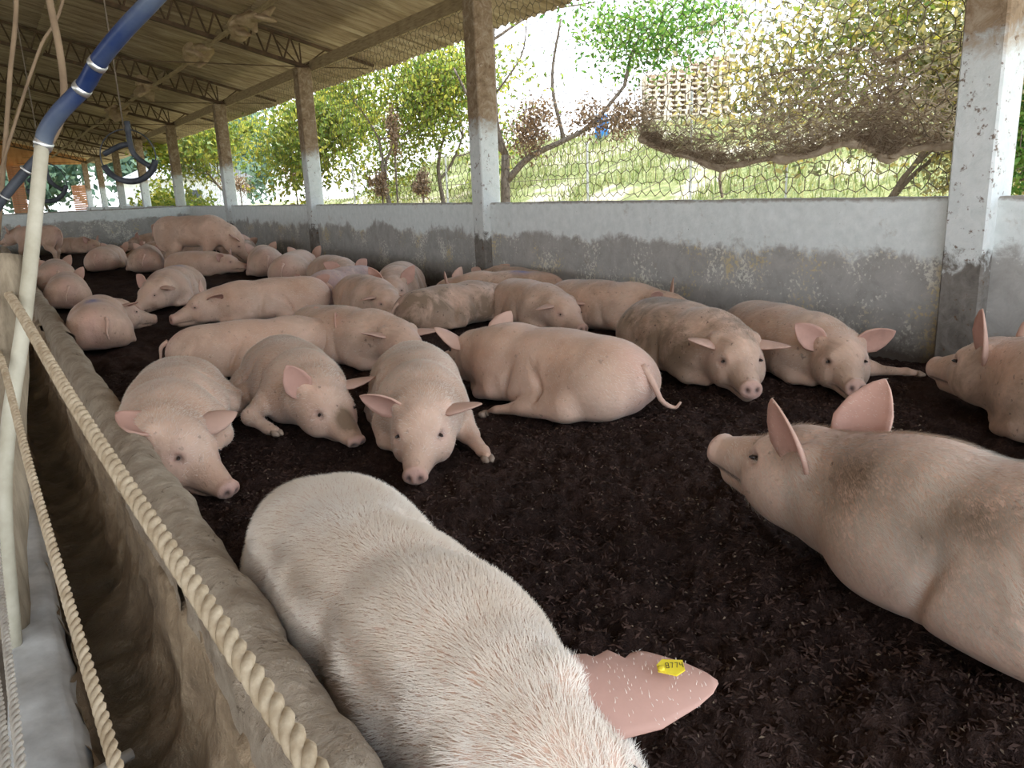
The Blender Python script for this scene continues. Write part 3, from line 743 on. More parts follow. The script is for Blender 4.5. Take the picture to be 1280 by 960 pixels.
# ---------------------------------------------------------------- hexagonal wire over the openings
def hex_net(y0, y1, z0, z1, pitch, r, seed, lb):
    g = np.random.default_rng(seed); dx = pitch; dz = pitch*.866; nodes = {}; V = []; E = []
    def nd(k, y, z):
        if k not in nodes:
            nodes[k] = len(V); w = .09*pitch
            V.append([4.60+.025*float(fbm(np.array(y*1.3+seed), np.array(z*1.3), 2))+g.normal()*.004, y+g.normal()*w*.8, z+g.normal()*w])
        return nodes[k]
    s = pitch/math.sqrt(3); rows = int((z1-z0)/(1.5*s))+1; cols = int((y1-y0)/pitch)+1
    for i in range(rows+1):
        for j in range(cols+1):
            cy = y0+pitch*(j+.5*(i % 2)); cz = z0+1.5*s*i
            k = lambda a, b: (a, b)
            top = (2*j+(i % 2), 3*i+1); tr_ = (2*j+1+(i % 2), 3*i+.5) ; br = (2*j+1+(i % 2), 3*i-.5)
            t_ = nd((2*j+(i % 2), i, 't'), cy, cz+s)
            # corner keys shared between neighbours
            ur = nd((2*j+1+(i % 2), i+1, 'b'), cy+pitch/2, cz+s*.5); ul = nd((2*j-1+(i % 2), i+1, 'b'), cy-pitch/2, cz+s*.5)
            lr = nd((2*j+1+(i % 2), i-1, 't'), cy+pitch/2, cz-s*.5)
            E += [(t_, ur), (t_, ul), (ur, lr)]
    V = np.array(V); E = np.array([e for e in E if all(y0 <= V[q][1] <= y1 and z0 <= V[q][2] <= z1 for q in e)])
    A, B = V[E[:, 0]], V[E[:, 1]]; T = B-A; T /= np.linalg.norm(T, axis=1)[:, None]; N = np.cross(T, [1, 0, 0]); X = np.array([1, 0, 0])
    W = []
    for q in (A, B):
        for a in (0, 2.094, 4.189): W.append(q+r*(math.cos(a)*N+math.sin(a)*X))
    W = np.stack(W, 1).reshape(-1, 3); n = len(E); o = np.arange(n)*6; F = np.concatenate([np.stack([o+a, o+(a+1) % 3, o+3+(a+1) % 3, o+3+a], 1) for a in range(3)])
    ob = add('wire_mesh', mesh_data('wire_mesh', W, F), WIRE); props(ob, lb, 'mesh', 'hexagonal wire mesh over the wall')
hex_net(2.37, 7.18, .95, 2.93, .105, .0034, 1, 'hexagonal wire mesh in the nearest wide opening, between first and second posts')
hex_net(7.42, 12.4, .95, 2.93, .105, .0036, 2, 'hexagonal wire mesh between the second and third posts')
hex_net(12.64, 17.5, .95, 2.93, .13, .003, 3, 'hexagonal wire mesh between the third and fourth posts')
hex_net(17.8, 22.6, .95, 2.93, .16, .0035, 4, 'hexagonal wire mesh between the fourth and fifth posts')
hex_net(-2.5, 2.12, .95, 2.93, .105, .0023, 5, 'hexagonal wire mesh right of the nearest post')

# old shade net sagging on the wire, rolled along its lower edge
net = empty('shade_net', (4.60, 3.6, 1.2), label='dusty torn shade net sagging on the wire in the nearest opening', cat='net')
_roll = [(4.60, 5.02, 1.43), (4.60, 4.77, 1.33), (4.60, 4.43, 1.24), (4.60, 4.15, 1.16), (4.60, 3.75, 1.20), (4.60, 3.43, 1.21), (4.60, 3.15, 1.27), (4.60, 2.97, 1.23), (4.60, 2.86, 1.16), (4.60, 2.74, 1.21), (4.60, 2.45, 1.22)]
_P = spline(_roll, 120); _rr = .022+.02*np.abs(fbm(np.linspace(0, 18, 120), np.zeros(120), 3))*2; _rr *= .75
child(MB().tube(_P+np.stack([0*_rr, .01*fbm(np.linspace(0, 30, 120), np.ones(120), 2), .02*fbm(np.linspace(0, 22, 120), 3*np.ones(120), 2)], 1), _rr, 9), 'net_roll', NETM, net)
child(MB().tube(spline([(4.60, 4.15, 1.16), (4.60, 4.17, 1.08), (4.60, 4.14, .95)], 12), .011, 6), 'hanging_twist', NETM, net)
def fibres(n, seed):
    g = np.random.default_rng(seed); k = g.integers(0, 118, n*2); b = _P[k]
    up = g.exponential(.10, n*2)*(.6+.8*(b[:, 1] < 3.9)+.5*np.abs(fbm(b[:, 1]*4, b[:, 1]*0, 2)*3)); up = np.minimum(up, .55)
    c = b+np.stack([g.normal(size=n*2)*.014, g.normal(size=n*2)*.03, up], 1); c = c[:n]
    a = g.normal(size=(n, 3))*np.array([.3, 1, .55]); a /= np.linalg.norm(a, axis=1)[:, None]; L = (.015+.05*g.random(n))[:, None]; w = np.cross(a, [1, 0, 0]); w /= np.linalg.norm(w, axis=1)[:, None]+1e-9; w = w*(.0016+.004*g.random(n))[:, None]
    V = np.stack([c-a*L, c+w, c+a*L, c-w], 1).reshape(-1, 3); return V, np.arange(4*n).reshape(n, 4)
V, F = fibres(8000, 8); o = add('net_fibres', mesh_data('net_fibres', V, F, False), NETF, net); o.location = -net.location; o['kind'] = 'stuff'
# ---------------------------------------------------------------- outdoors
def mat_grass():
    M = Mat('grass_ground', .95, .1); p = M.pos(); n = M.noise(.7, 5, .65, p); m = M.noise(6, 5, .7, p)
    c = M.ramp(m, (.3, (.10, .12, .045)), (.55, (.21, .215, .085)), (.8, (.36, .33, .18)))
    c = M.mix(M.ramp(n, (.50, 0), (.60, 1)), c, M.ramp(m, (.3, (.36, .30, .215)), (.7, (.52, .45, .35)))); M.set('Base Color', c); M.bump(m, .6, .05); return M.m
GRASS = mat_grass()
LEAFG = leaf_mat('leaf_green', (.06, .16, .025), (.13, .26, .04), (.28, .36, .07)); LEAFY = leaf_mat('leaf_yellow_green', (.10, .165, .025), (.25, .30, .045), (.47, .40, .06))
LEAFB = leaf_mat('leaf_mixed', (.15, .165, .07), (.38, .33, .165), (.60, .46, .12)); LEAFD = leaf_mat('leaf_dead', (.16, .09, .05), (.30, .18, .10), (.42, .29, .17), .2)
BLADE = leaf_mat('grass_blade', (.12, .17, .045), (.27, .29, .09), (.44, .39, .19)); LEAFT = leaf_mat('leaf_far', (.10, .17, .13), (.17, .26, .18), (.26, .34, .22), .3)
BARK = simple('bark', (.10, .07, .05), (.24, .18, .13), 14, .95, stretch=(3, 3, 1))

def hill(x, y):
    h = 2.6*np.clip((x-6.8)/7, 0, 1)**.9*np.clip((33-y)/9, 0, 1)
    h = h-.35+.25*np.clip((x-20)/30, 0, 1)
    return h+.16*fbm(x*.5, y*.5, 3)
_a = np.concatenate([np.arange(4.7, 24, .3), np.linspace(24, 160, 40)]); _b = np.concatenate([np.arange(-8, 36, .3), np.linspace(36, 170, 44)])
_X, _Y = np.meshgrid(_a, _b); _n, _m = _X.shape; _i = np.arange(_n*_m).reshape(_n, _m)
o = add('ground', mesh_data('ground', np.stack([_X.ravel(), _Y.ravel(), hill(_X, _Y).ravel()], 1), np.stack([_i[:-1,:-1].ravel(), _i[:-1,1:].ravel(), _i[1:,1:].ravel(), _i[1:,:-1].ravel()], 1)), GRASS); o['kind'] = 'structure'
MB().box((-60, 46, -.9), (4.75, 170, -.36)).obj('ground_far', GRASS)['kind'] = 'structure'
MB().box((-60, -30, -.9), (-8.5, 46, -.62)).obj('ground_left', GRASS)['kind'] = 'structure'

def leaf_cloud(P, n, spread, size, seed, droop=.3):
    """n small pointed leaves around the points P"""
    g = np.random.default_rng(seed); c = P[g.integers(0, len(P), n)]+g.normal(size=(n, 3))*np.asarray(spread)
    a = g.normal(size=(n, 3)); a[:, 2] -= droop; a /= np.linalg.norm(a, axis=1)[:, None]; w = np.cross(a, g.normal(size=(n, 3))); w /= np.linalg.norm(w, axis=1)[:, None]
    L = (size*(.6+.8*g.random(n)))[:, None]; V = np.stack([c-a*L*.5, c+w*L*.24, c+a*L*.5, c-w*L*.24], 1).reshape(-1, 3)
    return V, np.arange(4*n).reshape(n, 4)
def tufts(name, xs, ys, n, h, seed, lb, mat):
    g = np.random.default_rng(seed); x = xs[0]+(xs[1]-xs[0])*g.random(n); y = ys[0]+(ys[1]-ys[0])*g.random(n)
    k = fbm(x*.7, y*.7, 3) < .02+.12*g.random(n); x, y = x[k], y[k]; n = len(x); b = np.stack([x, y, hill(x, y)-.02], 1); t = b+np.stack([g.normal(size=n)*.06, g.normal(size=n)*.06, h*(.4+g.random(n))], 1)
    a = g.random(n)*6.28; w = np.stack([np.cos(a), np.sin(a), 0*a], 1)*.011; V = np.stack([b-w, b+w, t], 1).reshape(-1, 3)
    o = add(name, mesh_data(name, V, np.arange(3*n).reshape(n, 3), False), mat); props(o, lb, kind='stuff')
tufts('grass', (6.2, 19), (4, 30), 60000, .22, 21, 'sunlit yellow green grass on the bank beyond the wall', BLADE)

def grow(mb, p, d, L, r, depth, g, tips, fork=2, spread=.55, up=.15):
    n = 5; pts = [np.array(p, float)]; dd = np.array(d, float); dd /= np.linalg.norm(dd)
    for i in range(n):
        dd = dd+g.normal(size=3)*.13+np.array([0, 0, up*.2]); dd /= np.linalg.norm(dd); pts.append(pts[-1]+dd*L/n)
    mb.tube(pts, np.linspace(r, r*.62, n+1), 6, False)
    if depth <= 1: tips += pts[2:]
    if depth == 0: return
    for k in range(fork+(g.random() < .3)):
        q = pts[-1] if k < 2 else pts[3]
        nd = dd+g.normal(size=3)*spread+np.array([0, 0, up]); grow(mb, q, nd, L*(.62+.25*g.random()), r*.6, depth-1, g, tips, fork, spread, up)
def tree(name, base, h, seed, leafmat, nleaf, size, spread, lb, depth=4, r=.07, group=None, lean=(0, 0, 1), cat='tree', fork=2):
    g = np.random.default_rng(seed); t = empty(name, base, label=lb, cat=cat, group=group); mb = MB(); tips = []
    grow(mb, (0, 0, -.15), lean, h*.34, r, depth, g, tips, fork)
    mb.obj('trunk', BARK, t, True); V, F = leaf_cloud(np.array(tips), nleaf, spread, size, seed+1)
    o = add('leaves', mesh_data('leaves', V, F, False), leafmat, t); o['kind'] = 'stuff'
    return t
G = lambda x, y: float(hill(np.array(float(x)), np.array(float(y))))
# the sparse tree right of the second post, branch by branch
K = 1.28; far = lambda q: np.array([q[0]*K, q[1]*K, CAMZ+(q[2]-CAMZ)*K])
t = empty('sparse_tree', far((5.25, 8.1, 0)), label='sparse tree with forked dark trunk just right of the second post', cat='tree')
t.location.z = G(*t.location[:2]); B0 = np.array(t.location)
mb = MB(); L_ = lambda *q: [far(v)-B0 for v in q]
mb.tube(spline(L_((5.25, 8.1, -.2), (5.313, 8.18, .936), (5.40, 8.28, 1.45)), 10), np.linspace(.085, .065, 10), 8)
for q, r_ in (([(5.40, 8.28, 1.45), (5.36, 8.40, 1.9), (5.50, 8.6, 2.81), (5.6, 8.7, 3.4)], .055), ([(5.35, 8.2, 1.15), (5.62, 8.1, 1.42), (6.0, 7.9, 1.6), (6.334, 7.77, 1.78), (6.7, 7.6, 2.2)], .06),
              ([(6.0, 7.9, 1.6), (6.02, 8.13, 2.3), (6.15, 8.1, 3.0)], .034), ([(5.40, 8.28, 1.45), (5.2, 8.5, 1.9), (5.05, 8.8, 2.5)], .036), ([(6.334, 7.77, 1.78), (6.7, 7.5, 1.85), (7.0, 7.3, 1.8)], .024),
              ([(6.7, 7.6, 2.2), (6.9, 7.6, 2.7), (7.3, 7.4, 3.1)], .03), ([(5.5, 8.6, 2.81), (6.0, 8.4, 3.1), (6.6, 8.0, 3.2)], .026), ([(5.43, 8.45, 2.2), (5.7, 8.3, 2.6), (5.8, 8.3, 3.0)], .02)):
    mb.tube(spline(L_(*q), 12), np.linspace(r_, r_*.45, 12), 6)
mb.obj('trunk', BARK, t, True)
def blob(pts, n, sp, sz, seed, mat, par, nm='leaves'):
    V, F = leaf_cloud(np.array(pts, float)-np.array(par.location), n, sp, sz, seed); o = add(nm, mesh_data(nm, V, F, False), mat, par); o['kind'] = 'stuff'
FP = lambda *q: [far(v) for v in q]
blob(FP((6.8, 7.5, 2.75), (7.0, 7.4, 2.85), (7.4, 7.2, 3.0), (7.3, 7.3, 2.65), (6.5, 7.75, 2.9), (7.7, 7.1, 2.95), (6.8, 7.6, 2.55)), 3600, (.33, .33, .22), .09, 41, LEAFG, t)
blob(FP((5.5, 8.5, 2.3), (5.75, 8.3, 2.4), (5.3, 8.6, 2.6)), 340, (.28, .28, .28), .085, 42, LEAFY, t, 'yellow_leaves')
blob(FP((5.66, 8.1, 1.75), (5.75, 8.05, 1.9), (5.62, 8.1, 1.6), (6.75, 7.5, 1.87), (6.6, 7.6, 1.8), (6.3, 7.8, 1.86)), 3600, (.16, .16, .14), .065, 43, LEAFD, t, 'dead_leaves')
# vines, bushes and trees further along
tree('leafy_tree', (7.5, 16.2, G(7.5, 16.2)), 4.1, 51, LEAFY, 7500, .11, (.4, .4, .34), 'yellow green tree seen between the second and third posts', 4, .07)
tree('leafy_tree', (9.2, 16.8, G(9.2, 16.8)), 4.1, 52, LEAFY, 6500, .12, (.42, .42, .36), 'second, taller yellow green tree behind the one between second and third posts', 4, .06)
tree('leafy_tree', (7.7, 22.0, G(7.7, 22.0)), 4.1, 53, LEAFY, 9000, .15, (.5, .5, .4), 'yellow green tree seen between the third and fourth posts', 4, .07)
tree('leafy_tree', (8.0, 31.0, G(8.0, 31.0)), 4.4, 54, LEAFY, 6000, .19, (.6, .6, .45), 'yellow green tree seen just left of the fourth post', 4, .08)
def clump(i, loc, sc, lb):
    g = np.random.default_rng(300+i); t = empty('dead_vine', loc, label=lb, cat='vine', group='dead vine clumps'); P = g.normal(size=(9, 3))*np.array(sc)*.6
    V, F = leaf_cloud(P, 900, np.array(sc)*.45, .075, 310+i); o = add('dead_leaves', mesh_data('dead_leaves', V, F, False), LEAFD, t); o['kind'] = 'stuff'
    MB().tube(spline([(0, 0, -(loc[2]-G(loc[0], loc[1]))), (.04, .03, -.3), (0, 0, .2)], 10), .022, 6).obj('stem', BARK, t, True)
def atp(x, y, t): return tuple(np.array([0, 0, CAMZ])+t*(np.array(_r)*(x-640)/985-np.array(_u)*(y-480)/985+np.array(_f)))
clump(0, far((5.93, 12.5, 2.1)), (.13, .13, .36), 'dark brown dead vine hanging high between the second and third posts')
clump(1, far((5.6, 12.4, 1.25)), (.09, .09, .16), 'brown dead vine clump low on the trunk between the second and third posts')
clump(2, far((6.15, 12.0, 1.2)), (.12, .12, .12), 'brown dead clump just left of the second post above the wall')
clump(3, far((5.9, 17.6, 1.42)), (.32, .3, .2), 'large tan dead clump above the wall between the third and fourth posts')
clump(4, far((6.0, 22.5, 1.45)), (.3, .3, .22), 'tan dead clump above the wall left of the fourth post')
# the big bush in the nearest opening
t = tree('big_bush', (7.9, 5.2, G(7.9, 5.2)), 2.5, 61, LEAFB, 10000, .075, (.22, .22, .2), 'big dry bush with yellow and olive leaves filling the nearest opening', 5, .06, cat='bush')
blob([(7.5, 5.0, 2.3), (8.0, 4.6, 2.6), (7.2, 5.6, 2.2), (8.4, 4.4, 2.1), (7.7, 5.3, 2.9), (8.2, 4.9, 2.9), (6.9, 5.8, 1.9), (8.0, 4.7, 1.9), (7.3, 5.5, 1.7)], 9000, (.36, .36, .32), .078, 66, LEAFB, t, 'outer_leaves')
blob([(7.6, 5.0, 2.5), (8.0, 4.7, 2.7), (7.4, 5.3, 2.0), (8.3, 4.5, 2.4)], 1800, (.35, .35, .3), .085, 67, LEAFY, t, 'yellow_leaves')
tree('low_bush', (8.2, 4.5, G(8.2, 4.5)), 2.2, 62, LEAFG, 2600, .07, (.15, .15, .14), 'low green shrub behind the wall under the sagging net', 3, .03, cat='bush')
tree('low_bush', (7.9, 4.0, G(7.9, 4.0)), 2.0, 63, LEAFB, 4500, .06, (.2, .2, .16), 'dry straw coloured shrub at the foot of the nearest post', 3, .03, cat='bush')
tree('low_bush', (7.6, 2.2, G(7.6, 2.2)), 1.6, 64, LEAFY, 3000, .07, (.25, .25, .2), 'green bush seen right of the nearest post', 3, .03, cat='bush')
tree('far_tree', (-2, 82, -.4), 10, 71, LEAFT, 9000, .9, (2.2, 2.2, 1.8), 'hazy green tree beyond the far end of the barn, by the brick pillar', 4, .2)
tree('far_tree', (6, 92, -.4), 11, 72, LEAFT, 9000, .9, (2.2, 2.2, 1.8), 'tall hazy tree far beyond the cross wall, left of the far columns', 4, .2)
tree('far_tree', (13, 84, -.4), 9, 73, LEAFT, 9000, .9, (2.2, 2.2, 1.8), 'hazy tree behind the white car', 4, .2)
tree('far_tree', (24, 95, -.3), 10, 74, LEAFT, 9000, .9, (2.2, 2.2, 1.8), 'hazy tree far behind the grey house', 4, .2)
tree('reed_bush', (6.2, 34, G(6.2, 34)), 1.6, 75, LEAFY, 2600, .2, (.4, .6, .4), 'bright yellow green bush between the far columns', 3, .04, cat='bush')
tree('reed_bush', (6.4, 31, G(6.4, 31)), 1.5, 76, LEAFY, 2400, .2, (.4, .6, .35), 'bright yellow green bush left of the fifth post', 3, .04, cat='bush')

# pallets, drum, fence, house, car, gable
WOODP = simple('pallet_wood', (.50, .38, .27), (.74, .62, .49), 5, .9); BLUE = simple('drum_blue', (.03, .20, .60), (.06, .30, .75), 6, .4)
def pallet():
    t = empty('pallet', (0, 0, 0)); D = MB()
    for i in range(5): D.box((-.6, -.5+i*.215, .12), (.6, -.5+i*.215+.14, .145))
    D.obj('deck', WOODP, t)['kind'] = 'stuff'; L = MB()
    for y in (-.5, -.07, .36): L.box((-.6, y, 0), (.6, y+.14, .025))
    L.obj('base_boards', WOODP, t)['kind'] = 'stuff'; S = MB()
    for y in (-.5, -.07, .36):
        for x in (-.6, -.07, .46): S.box((x, y, .025), (x+.14, y+.14, .12))
    S.obj('blocks', WOODP, t)['kind'] = 'stuff'; return t
pr = None; k = 0
_ORD = 'first second third fourth fifth sixth seventh eighth ninth tenth eleventh twelfth thirteenth fourteenth fifteenth sixteenth'.split()
_c0 = np.array([17.5, 18.5]); _dv = np.array([.865, -.5]); g = np.random.default_rng(9)
for s_, nn in enumerate((13, 14, 15, 16)):
    c = _c0+_dv*(s_*.64)
    zb = G(*c)+.02
    for j in range(nn):
        o = pr if k == 0 and pr else (pallet() if pr is None else copy_tree(pr))
        if pr is None: pr = o
        o.location = (c[0]+g.normal()*.012, c[1]+g.normal()*.012, zb+j*.1455); o.scale = (.52, .6, 1); o.rotation_euler.z = -.52+g.normal()*.03+(math.pi if g.random() < .5 else 0)
        _w = ('leftmost', 'second', 'third', 'rightmost')[s_]
        props(o, 'bleached wooden pallet, %s from the bottom of the %s pallet stack' % (_ORD[j], _w), 'pallet', 'pallets in the %s stack' % _w); k += 1
dr = empty('drum', (13.43, 16.1, G(13.43, 16.1)), label='bright blue plastic drum standing on the grassy bank', cat='drum')
_z = [0, .02, .2, .22, .25, .27, .5, .52, .55, .57, .78, .82]; _q = [.24, .27, .28, .295, .295, .28, .28, .295, .295, .28, .27, .22]; dr.scale = (.62, .62, .70)
MB().tube([(0, 0, z) for z in _z], _q, 20).obj('body', BLUE, dr, True); MB().tube([(.1, 0, .81), (.1, 0, .86)], .05, 10).obj('cap', BLUE, dr, True)
fe = empty('wire_fence', (6.787, 8.437, G(6.8, 8.4)), label='thin metal post and wire fence beyond the wall', cat='fence')
_fp = [(4.75+.45*k_, 11.9-1.78*k_) for k_ in range(0)] or [(6.0, 14.5), (6.3, 11.4), (6.79, 8.44), (7.94, 7.70), (9.0, 7.0)]
_l = np.array(fe.location)
for (x, y) in _fp: MB().tube([np.array([x, y, G(x, y)-.1])-_l, np.array([x, y, G(x, y)+1.95])-_l], .016, 6).obj('fence_post', CLAMP, fe)
for hh in (.5, 1.0, 1.5): MB().tube([np.array([x, y, G(x, y)+hh])-_l for x, y in _fp], .004, 4).obj('fence_wire', WIRE, fe)
HW = simple('house_wall', (.55, .53, .50), (.70, .68, .64), 2, .9); HR = simple('house_roof', (.22, .22, .23), (.36, .35, .34), 2, .9); HG = simple('window_dark', (.03, .035, .04), (.06, .07, .08), 2, .2)
hs = empty('house', (11.4, 56, -.35), .35, label='low pale house with a grey roof far beyond the posts', cat='house')
MB().box((-2.6, -3, 0), (2.6, 3, 2.7)).obj('wall', HW, hs)
MB().raw([(-3, -3.4, 2.7), (3, -3.4, 2.7), (3, 3.4, 2.7), (-3, 3.4, 2.7), (0, -3.4, 3.9), (0, 3.4, 3.9)], [[0, 1, 4], [1, 2, 5, 4], [2, 3, 5], [3, 0, 4, 5], [3, 2, 1, 0]]).obj('roof', HR, hs)
for x in (-1.6, .8): MB().box((x, -3.03, 1.0), (x+.9, -2.98, 2.0)).obj('window', HG, hs)
WHITE = simple('car_paint', (.70, .72, .74), (.82, .83, .84), 2, .25); TYRE = simple('tyre', (.015, .015, .015), (.03, .03, .03), 9, .8)
cr = empty('car', (6.55, 40.2, -.36), .45, label='white parked car seen between the far columns', cat='car')
MB().box((-1.15, -.8, .28), (1.15, .8, .86), bev=.10).obj('body', WHITE, cr, True)
MB().raw([(-.95, -.72, .84), (.75, -.72, .84), (.75, .72, .84), (-.95, .72, .84), (-.7, -.6, 1.38), (.35, -.6, 1.38), (.35, .6, 1.38), (-.7, .6, 1.38)], [[0, 1, 5, 4], [1, 2, 6, 5], [2, 3, 7, 6], [3, 0, 4, 7], [4, 5, 6, 7]]).obj('cabin', WHITE, cr)
MB().box((-.68, -.735, .92), (.40, -.60, 1.27)).obj('side_window', HG, cr)
MB().raw([(.77, -.62, .9), (.77, .62, .9), (.41, .54, 1.33), (.41, -.54, 1.33), (.73, -.62, .9), (.73, .62, .9), (.37, .54, 1.33), (.37, -.54, 1.33)], [[0, 1, 2, 3], [7, 6, 5, 4], [0, 3, 7, 4], [1, 5, 6, 2], [3, 2, 6, 7], [0, 4, 5, 1]]).obj('windscreen', HG, cr)
for x in (-.72, .72):
    for y in (-.72, .72): MB().tube([(x, y-.09, .3), (x, y+.09, .3)], .3, 16).obj('wheel', TYRE, cr, True)
ORANGE = simple('orange_sheet', (.50, .24, .10), (.68, .38, .18), 3, .8); BRICKM = simple('orange_brick', (.52, .22, .11), (.70, .36, .20), 8, .9)
def gable():
    V = []; F = []; n = 90; X = np.linspace(-1.6, 4.9, n)
    for i, x in enumerate(X):
        y = 45.9+.03*math.cos(i*math.pi/1.5); V += [(x, y, 3.02), (x, y, roof_z(x)-.02), (x, y+.01, roof_z(x)-.02), (x, y+.01, 3.02)]
        if i: a = 4*(i-1); b = 4*i; F += [[a, b, b+1, a+1], [a+1, b+1, b+2, a+2], [a+2, b+2, b+3, a+3], [a+3, b+3, b, a]]
    return add('gable_sheet', mesh_data('gable_sheet', V, F), ORANGE)
props(gable(), 'orange lit corrugated sheet closing the gable at the far end', 'sheet')
def brick_pillar(loc, h, lb):
    t = empty('brick_pillar', loc, label=lb, cat='pillar', group=None); me = MB().box((-.3, -.3, .006), (.3, .3, .094), bev=.008).data('brick_course'); me.materials.append(BRICKM)
    for i in range(int(h/.1)): add('brick_course', me, None, t, (0, 0, i*.1))
brick_pillar((1.72, 45.5, -.5), 3.5, 'orange brick pillar at the far end, left of the pale pipe'); brick_pillar((4.3, 45.2, -.5), 2.5, 'lower orange brick pillar at the far right end of the barn')
# every pig in the pen: key, pose, ears, dirt, words
PIGS = {}
def pig_spec(key, **k): PIGS[key] = k
UP = ((-.25, .55, .8), (.75, .5, .1)); DROOP = ((.35, .85, .0), (.3, .2, -.9)); SIDE = ((.1, .85, .5), (.75, -.2, -.5)); BACK = ((-.5, .7, .45), (.4, .6, .5)); FWD = ((.75, .5, .35), (.3, .3, -.8))
pig_spec('near', roll=-32, hyaw=2, hpitch=-8, hroll=-20, fine=1, hair=80000, mud=.25, fat=.87, legs=('none',)*4, ear=(((.62, .85, -.2), (-.1, -.35, -.9)), DROOP), notch=-1, tag=8774,
  label='big white bristly pig along the curb with a numbered yellow tag in its notched ear')
pig_spec('alert', roll=4, hyaw=2, hpitch=8, fine=1, hair=60000, mud=.85, ear=(((.3, .35, 1), (.35, .95, -.2)), ((-.1, .35, 1), (-.15, -.9, .1))), legs=('none',)*4,
  label='large muddy-flanked pig in the right foreground, ears raised, snout pointing left')
pig_spec('curb', roll=-28, hyaw=38, hpitch=-14, hroll=8, fine=1, hair=14000, mud=.3, legs=('tuck', 'tuck', 'tuck', 'tuck'), ear=(((.2, .75, .3), (-.3, -.3, -.9)), ((-1, .22, .02), (.2, .3, .9))),
  label='white pig against the curb just beyond the numbered-tag pig, ear folded flat')
pig_spec('muzzled', roll=8, hyaw=14, hpitch=-16, fine=1, hair=12000, mud=.45, legs=('tuck', 'elbow', 'tuck', 'fwd'), ear=(((.25, .8, .25), (.3, .2, -.9)), ((-.1, .45, .9), (.8, .2, .1))),
  label='pig with a mud-brown patch down its nose, dozing between two others near the trough')
pig_spec('facing', roll=0, hyaw=-12, hpitch=-12, fine=1, hair=14000, mud=.4, legs=('fwd', 'tuck', 'tuck', 'tuck'), ear=(((.3, .8, .3), (.2, .2, -.9)), ((.05, .9, .5), (.8, .1, -.3))),
  label='pale pig facing forward with its snout on the bare litter and ears spread sideways')
pig_spec('sprawled', roll=6, hyaw=-10, hpitch=-4, fine=1, hair=6000, mud=.35, legs=('tuck', 'tuck', 'fwd', 'tuck'), ear=(((.2, .7, .6), (.6, .3, -.6)), ((-.1, .6, .7), (.7, .3, .1))), tail=1,
  label='long pink pig in mid pen showing its rump, white tail and folded hind leg')
pig_spec('sleeper', roll=6, hyaw=14, hpitch=-2, hair=3000, mud=.35, ear=(UP, UP),
  label='pig lying sideways with closed eyes and one upright ear, behind the mud-nosed one')
pig_spec('shoulder', roll=0, hyaw=-20, hpitch=-6, hair=3000, mud=.4, ear=(((.4, .8, .1), (.2, .3, -.9)), ((.3, .9, .35), (.2, .4, -.8))),
  label='pig with dark specks and a folded pink ear, squeezed behind the pale front-facing one')
pig_spec('leftward', roll=0, hyaw=10, hpitch=-6, hair=2500, mud=.3, ear=(((-.3, .9, .35), (.2, .3, -.8)), UP),
  label='pink pig lying with its head to the left, behind the sleeper with the upright ear')
pig_spec('bluemark', roll=0, hyaw=-22, hpitch=-10, hair=0, mud=.35, mark=1, ear=(DROOP, BACK),
  label='whitish pig with a blue mark on its back, head bent toward the trough side')
pig_spec('rump', roll=-4, hyaw=-55, hpitch=-8, hair=0, mud=.35, mark=1, tail=1, bend=-20, ear=(FWD, FWD),
  label='pig by the curb, rump toward us, tail hanging and blue mark on its back')
pig_spec('curb_far', roll=-10, hyaw=0, hair=0, mud=.35, ear=(DROOP, UP),
  label='pig lying along the curb directly behind the one showing its tail')
pig_spec('curb_farther', roll=-10, hyaw=0, hair=0, mud=.35, ear=(BACK, UP),
  label='third pig along the curb, the one just right of the pale pipe')
pig_spec('stander_left', stand=True, hyaw=6, hpitch=-12, hair=0, mud=.3, ear=(UP, UP),
  label='pig standing at the far left behind the post and pale pipe')
pig_spec('back_lying', roll=10, hair=0, mud=.3, ear=(UP, UP),
  label='pink pig stretched out low under the far cross wall')
pig_spec('butt_one', roll=6, hair=0, mud=.4, ear=(UP, UP), tail=1,
  label='pig far back showing a round rump, the left one of two such')
pig_spec('butt_two', roll=-6, hair=0, mud=.4, ear=(UP, UP), tail=1,
  label='pig showing a round rump just left of the standing pig in mid pen')
pig_spec('dark_head', roll=0, hair=0, mud=.6, ear=(UP, UP),
  label='pig by the far cross wall with its muddy head to the left')
pig_spec('dark_head_two', roll=0, hair=0, mud=.6, ear=(UP, BACK),
  label='brownish pig lying behind the two round rumps')
pig_spec('stander', stand=True, hyaw=8, hpitch=-48, hair=0, mud=.35, ear=(FWD, FWD), tail=1, neck=(.5, 0, .50),
  label='pig standing on all fours near the wall, head lowered to the right')
pig_spec('under_stander', roll=-22, hair=0, mud=.2, hpitch=0, ear=(UP, SIDE),
  label='pale pig lying at the feet of the standing one')
pig_spec('brown_corner', roll=0, hair=0, mud=.7, ear=(BACK, BACK),
  label='brownish pig lying beyond the lowered head of the standing one')
pig_spec('pair_one', roll=0, hair=0, mud=.3, tail=1, ear=(UP, UP),
  label='pig of a close pair near the wall, its tail out to the left')
pig_spec('pair_two', roll=0, hair=0, mud=.35, ear=(UP, UP),
  label='pig of a close pair near the wall, round rump nearest us and ears pricked')
pig_spec('wall_back', roll=0, hair=0, mud=.45, ear=(BACK, BACK),
  label='pig whose bare back shows below the wall just right of the third post')
pig_spec('blue_back', roll=0, hair=0, mud=.5, grey=1, ear=(BACK, BACK),
  label='bluish grey pig back lying behind the leftward-facing pink one')
pig_spec('round_back', roll=0, hair=0, mud=.5, ear=(DROOP, DROOP),
  label='pig with a round grey speckled back, behind the folded-ear one')
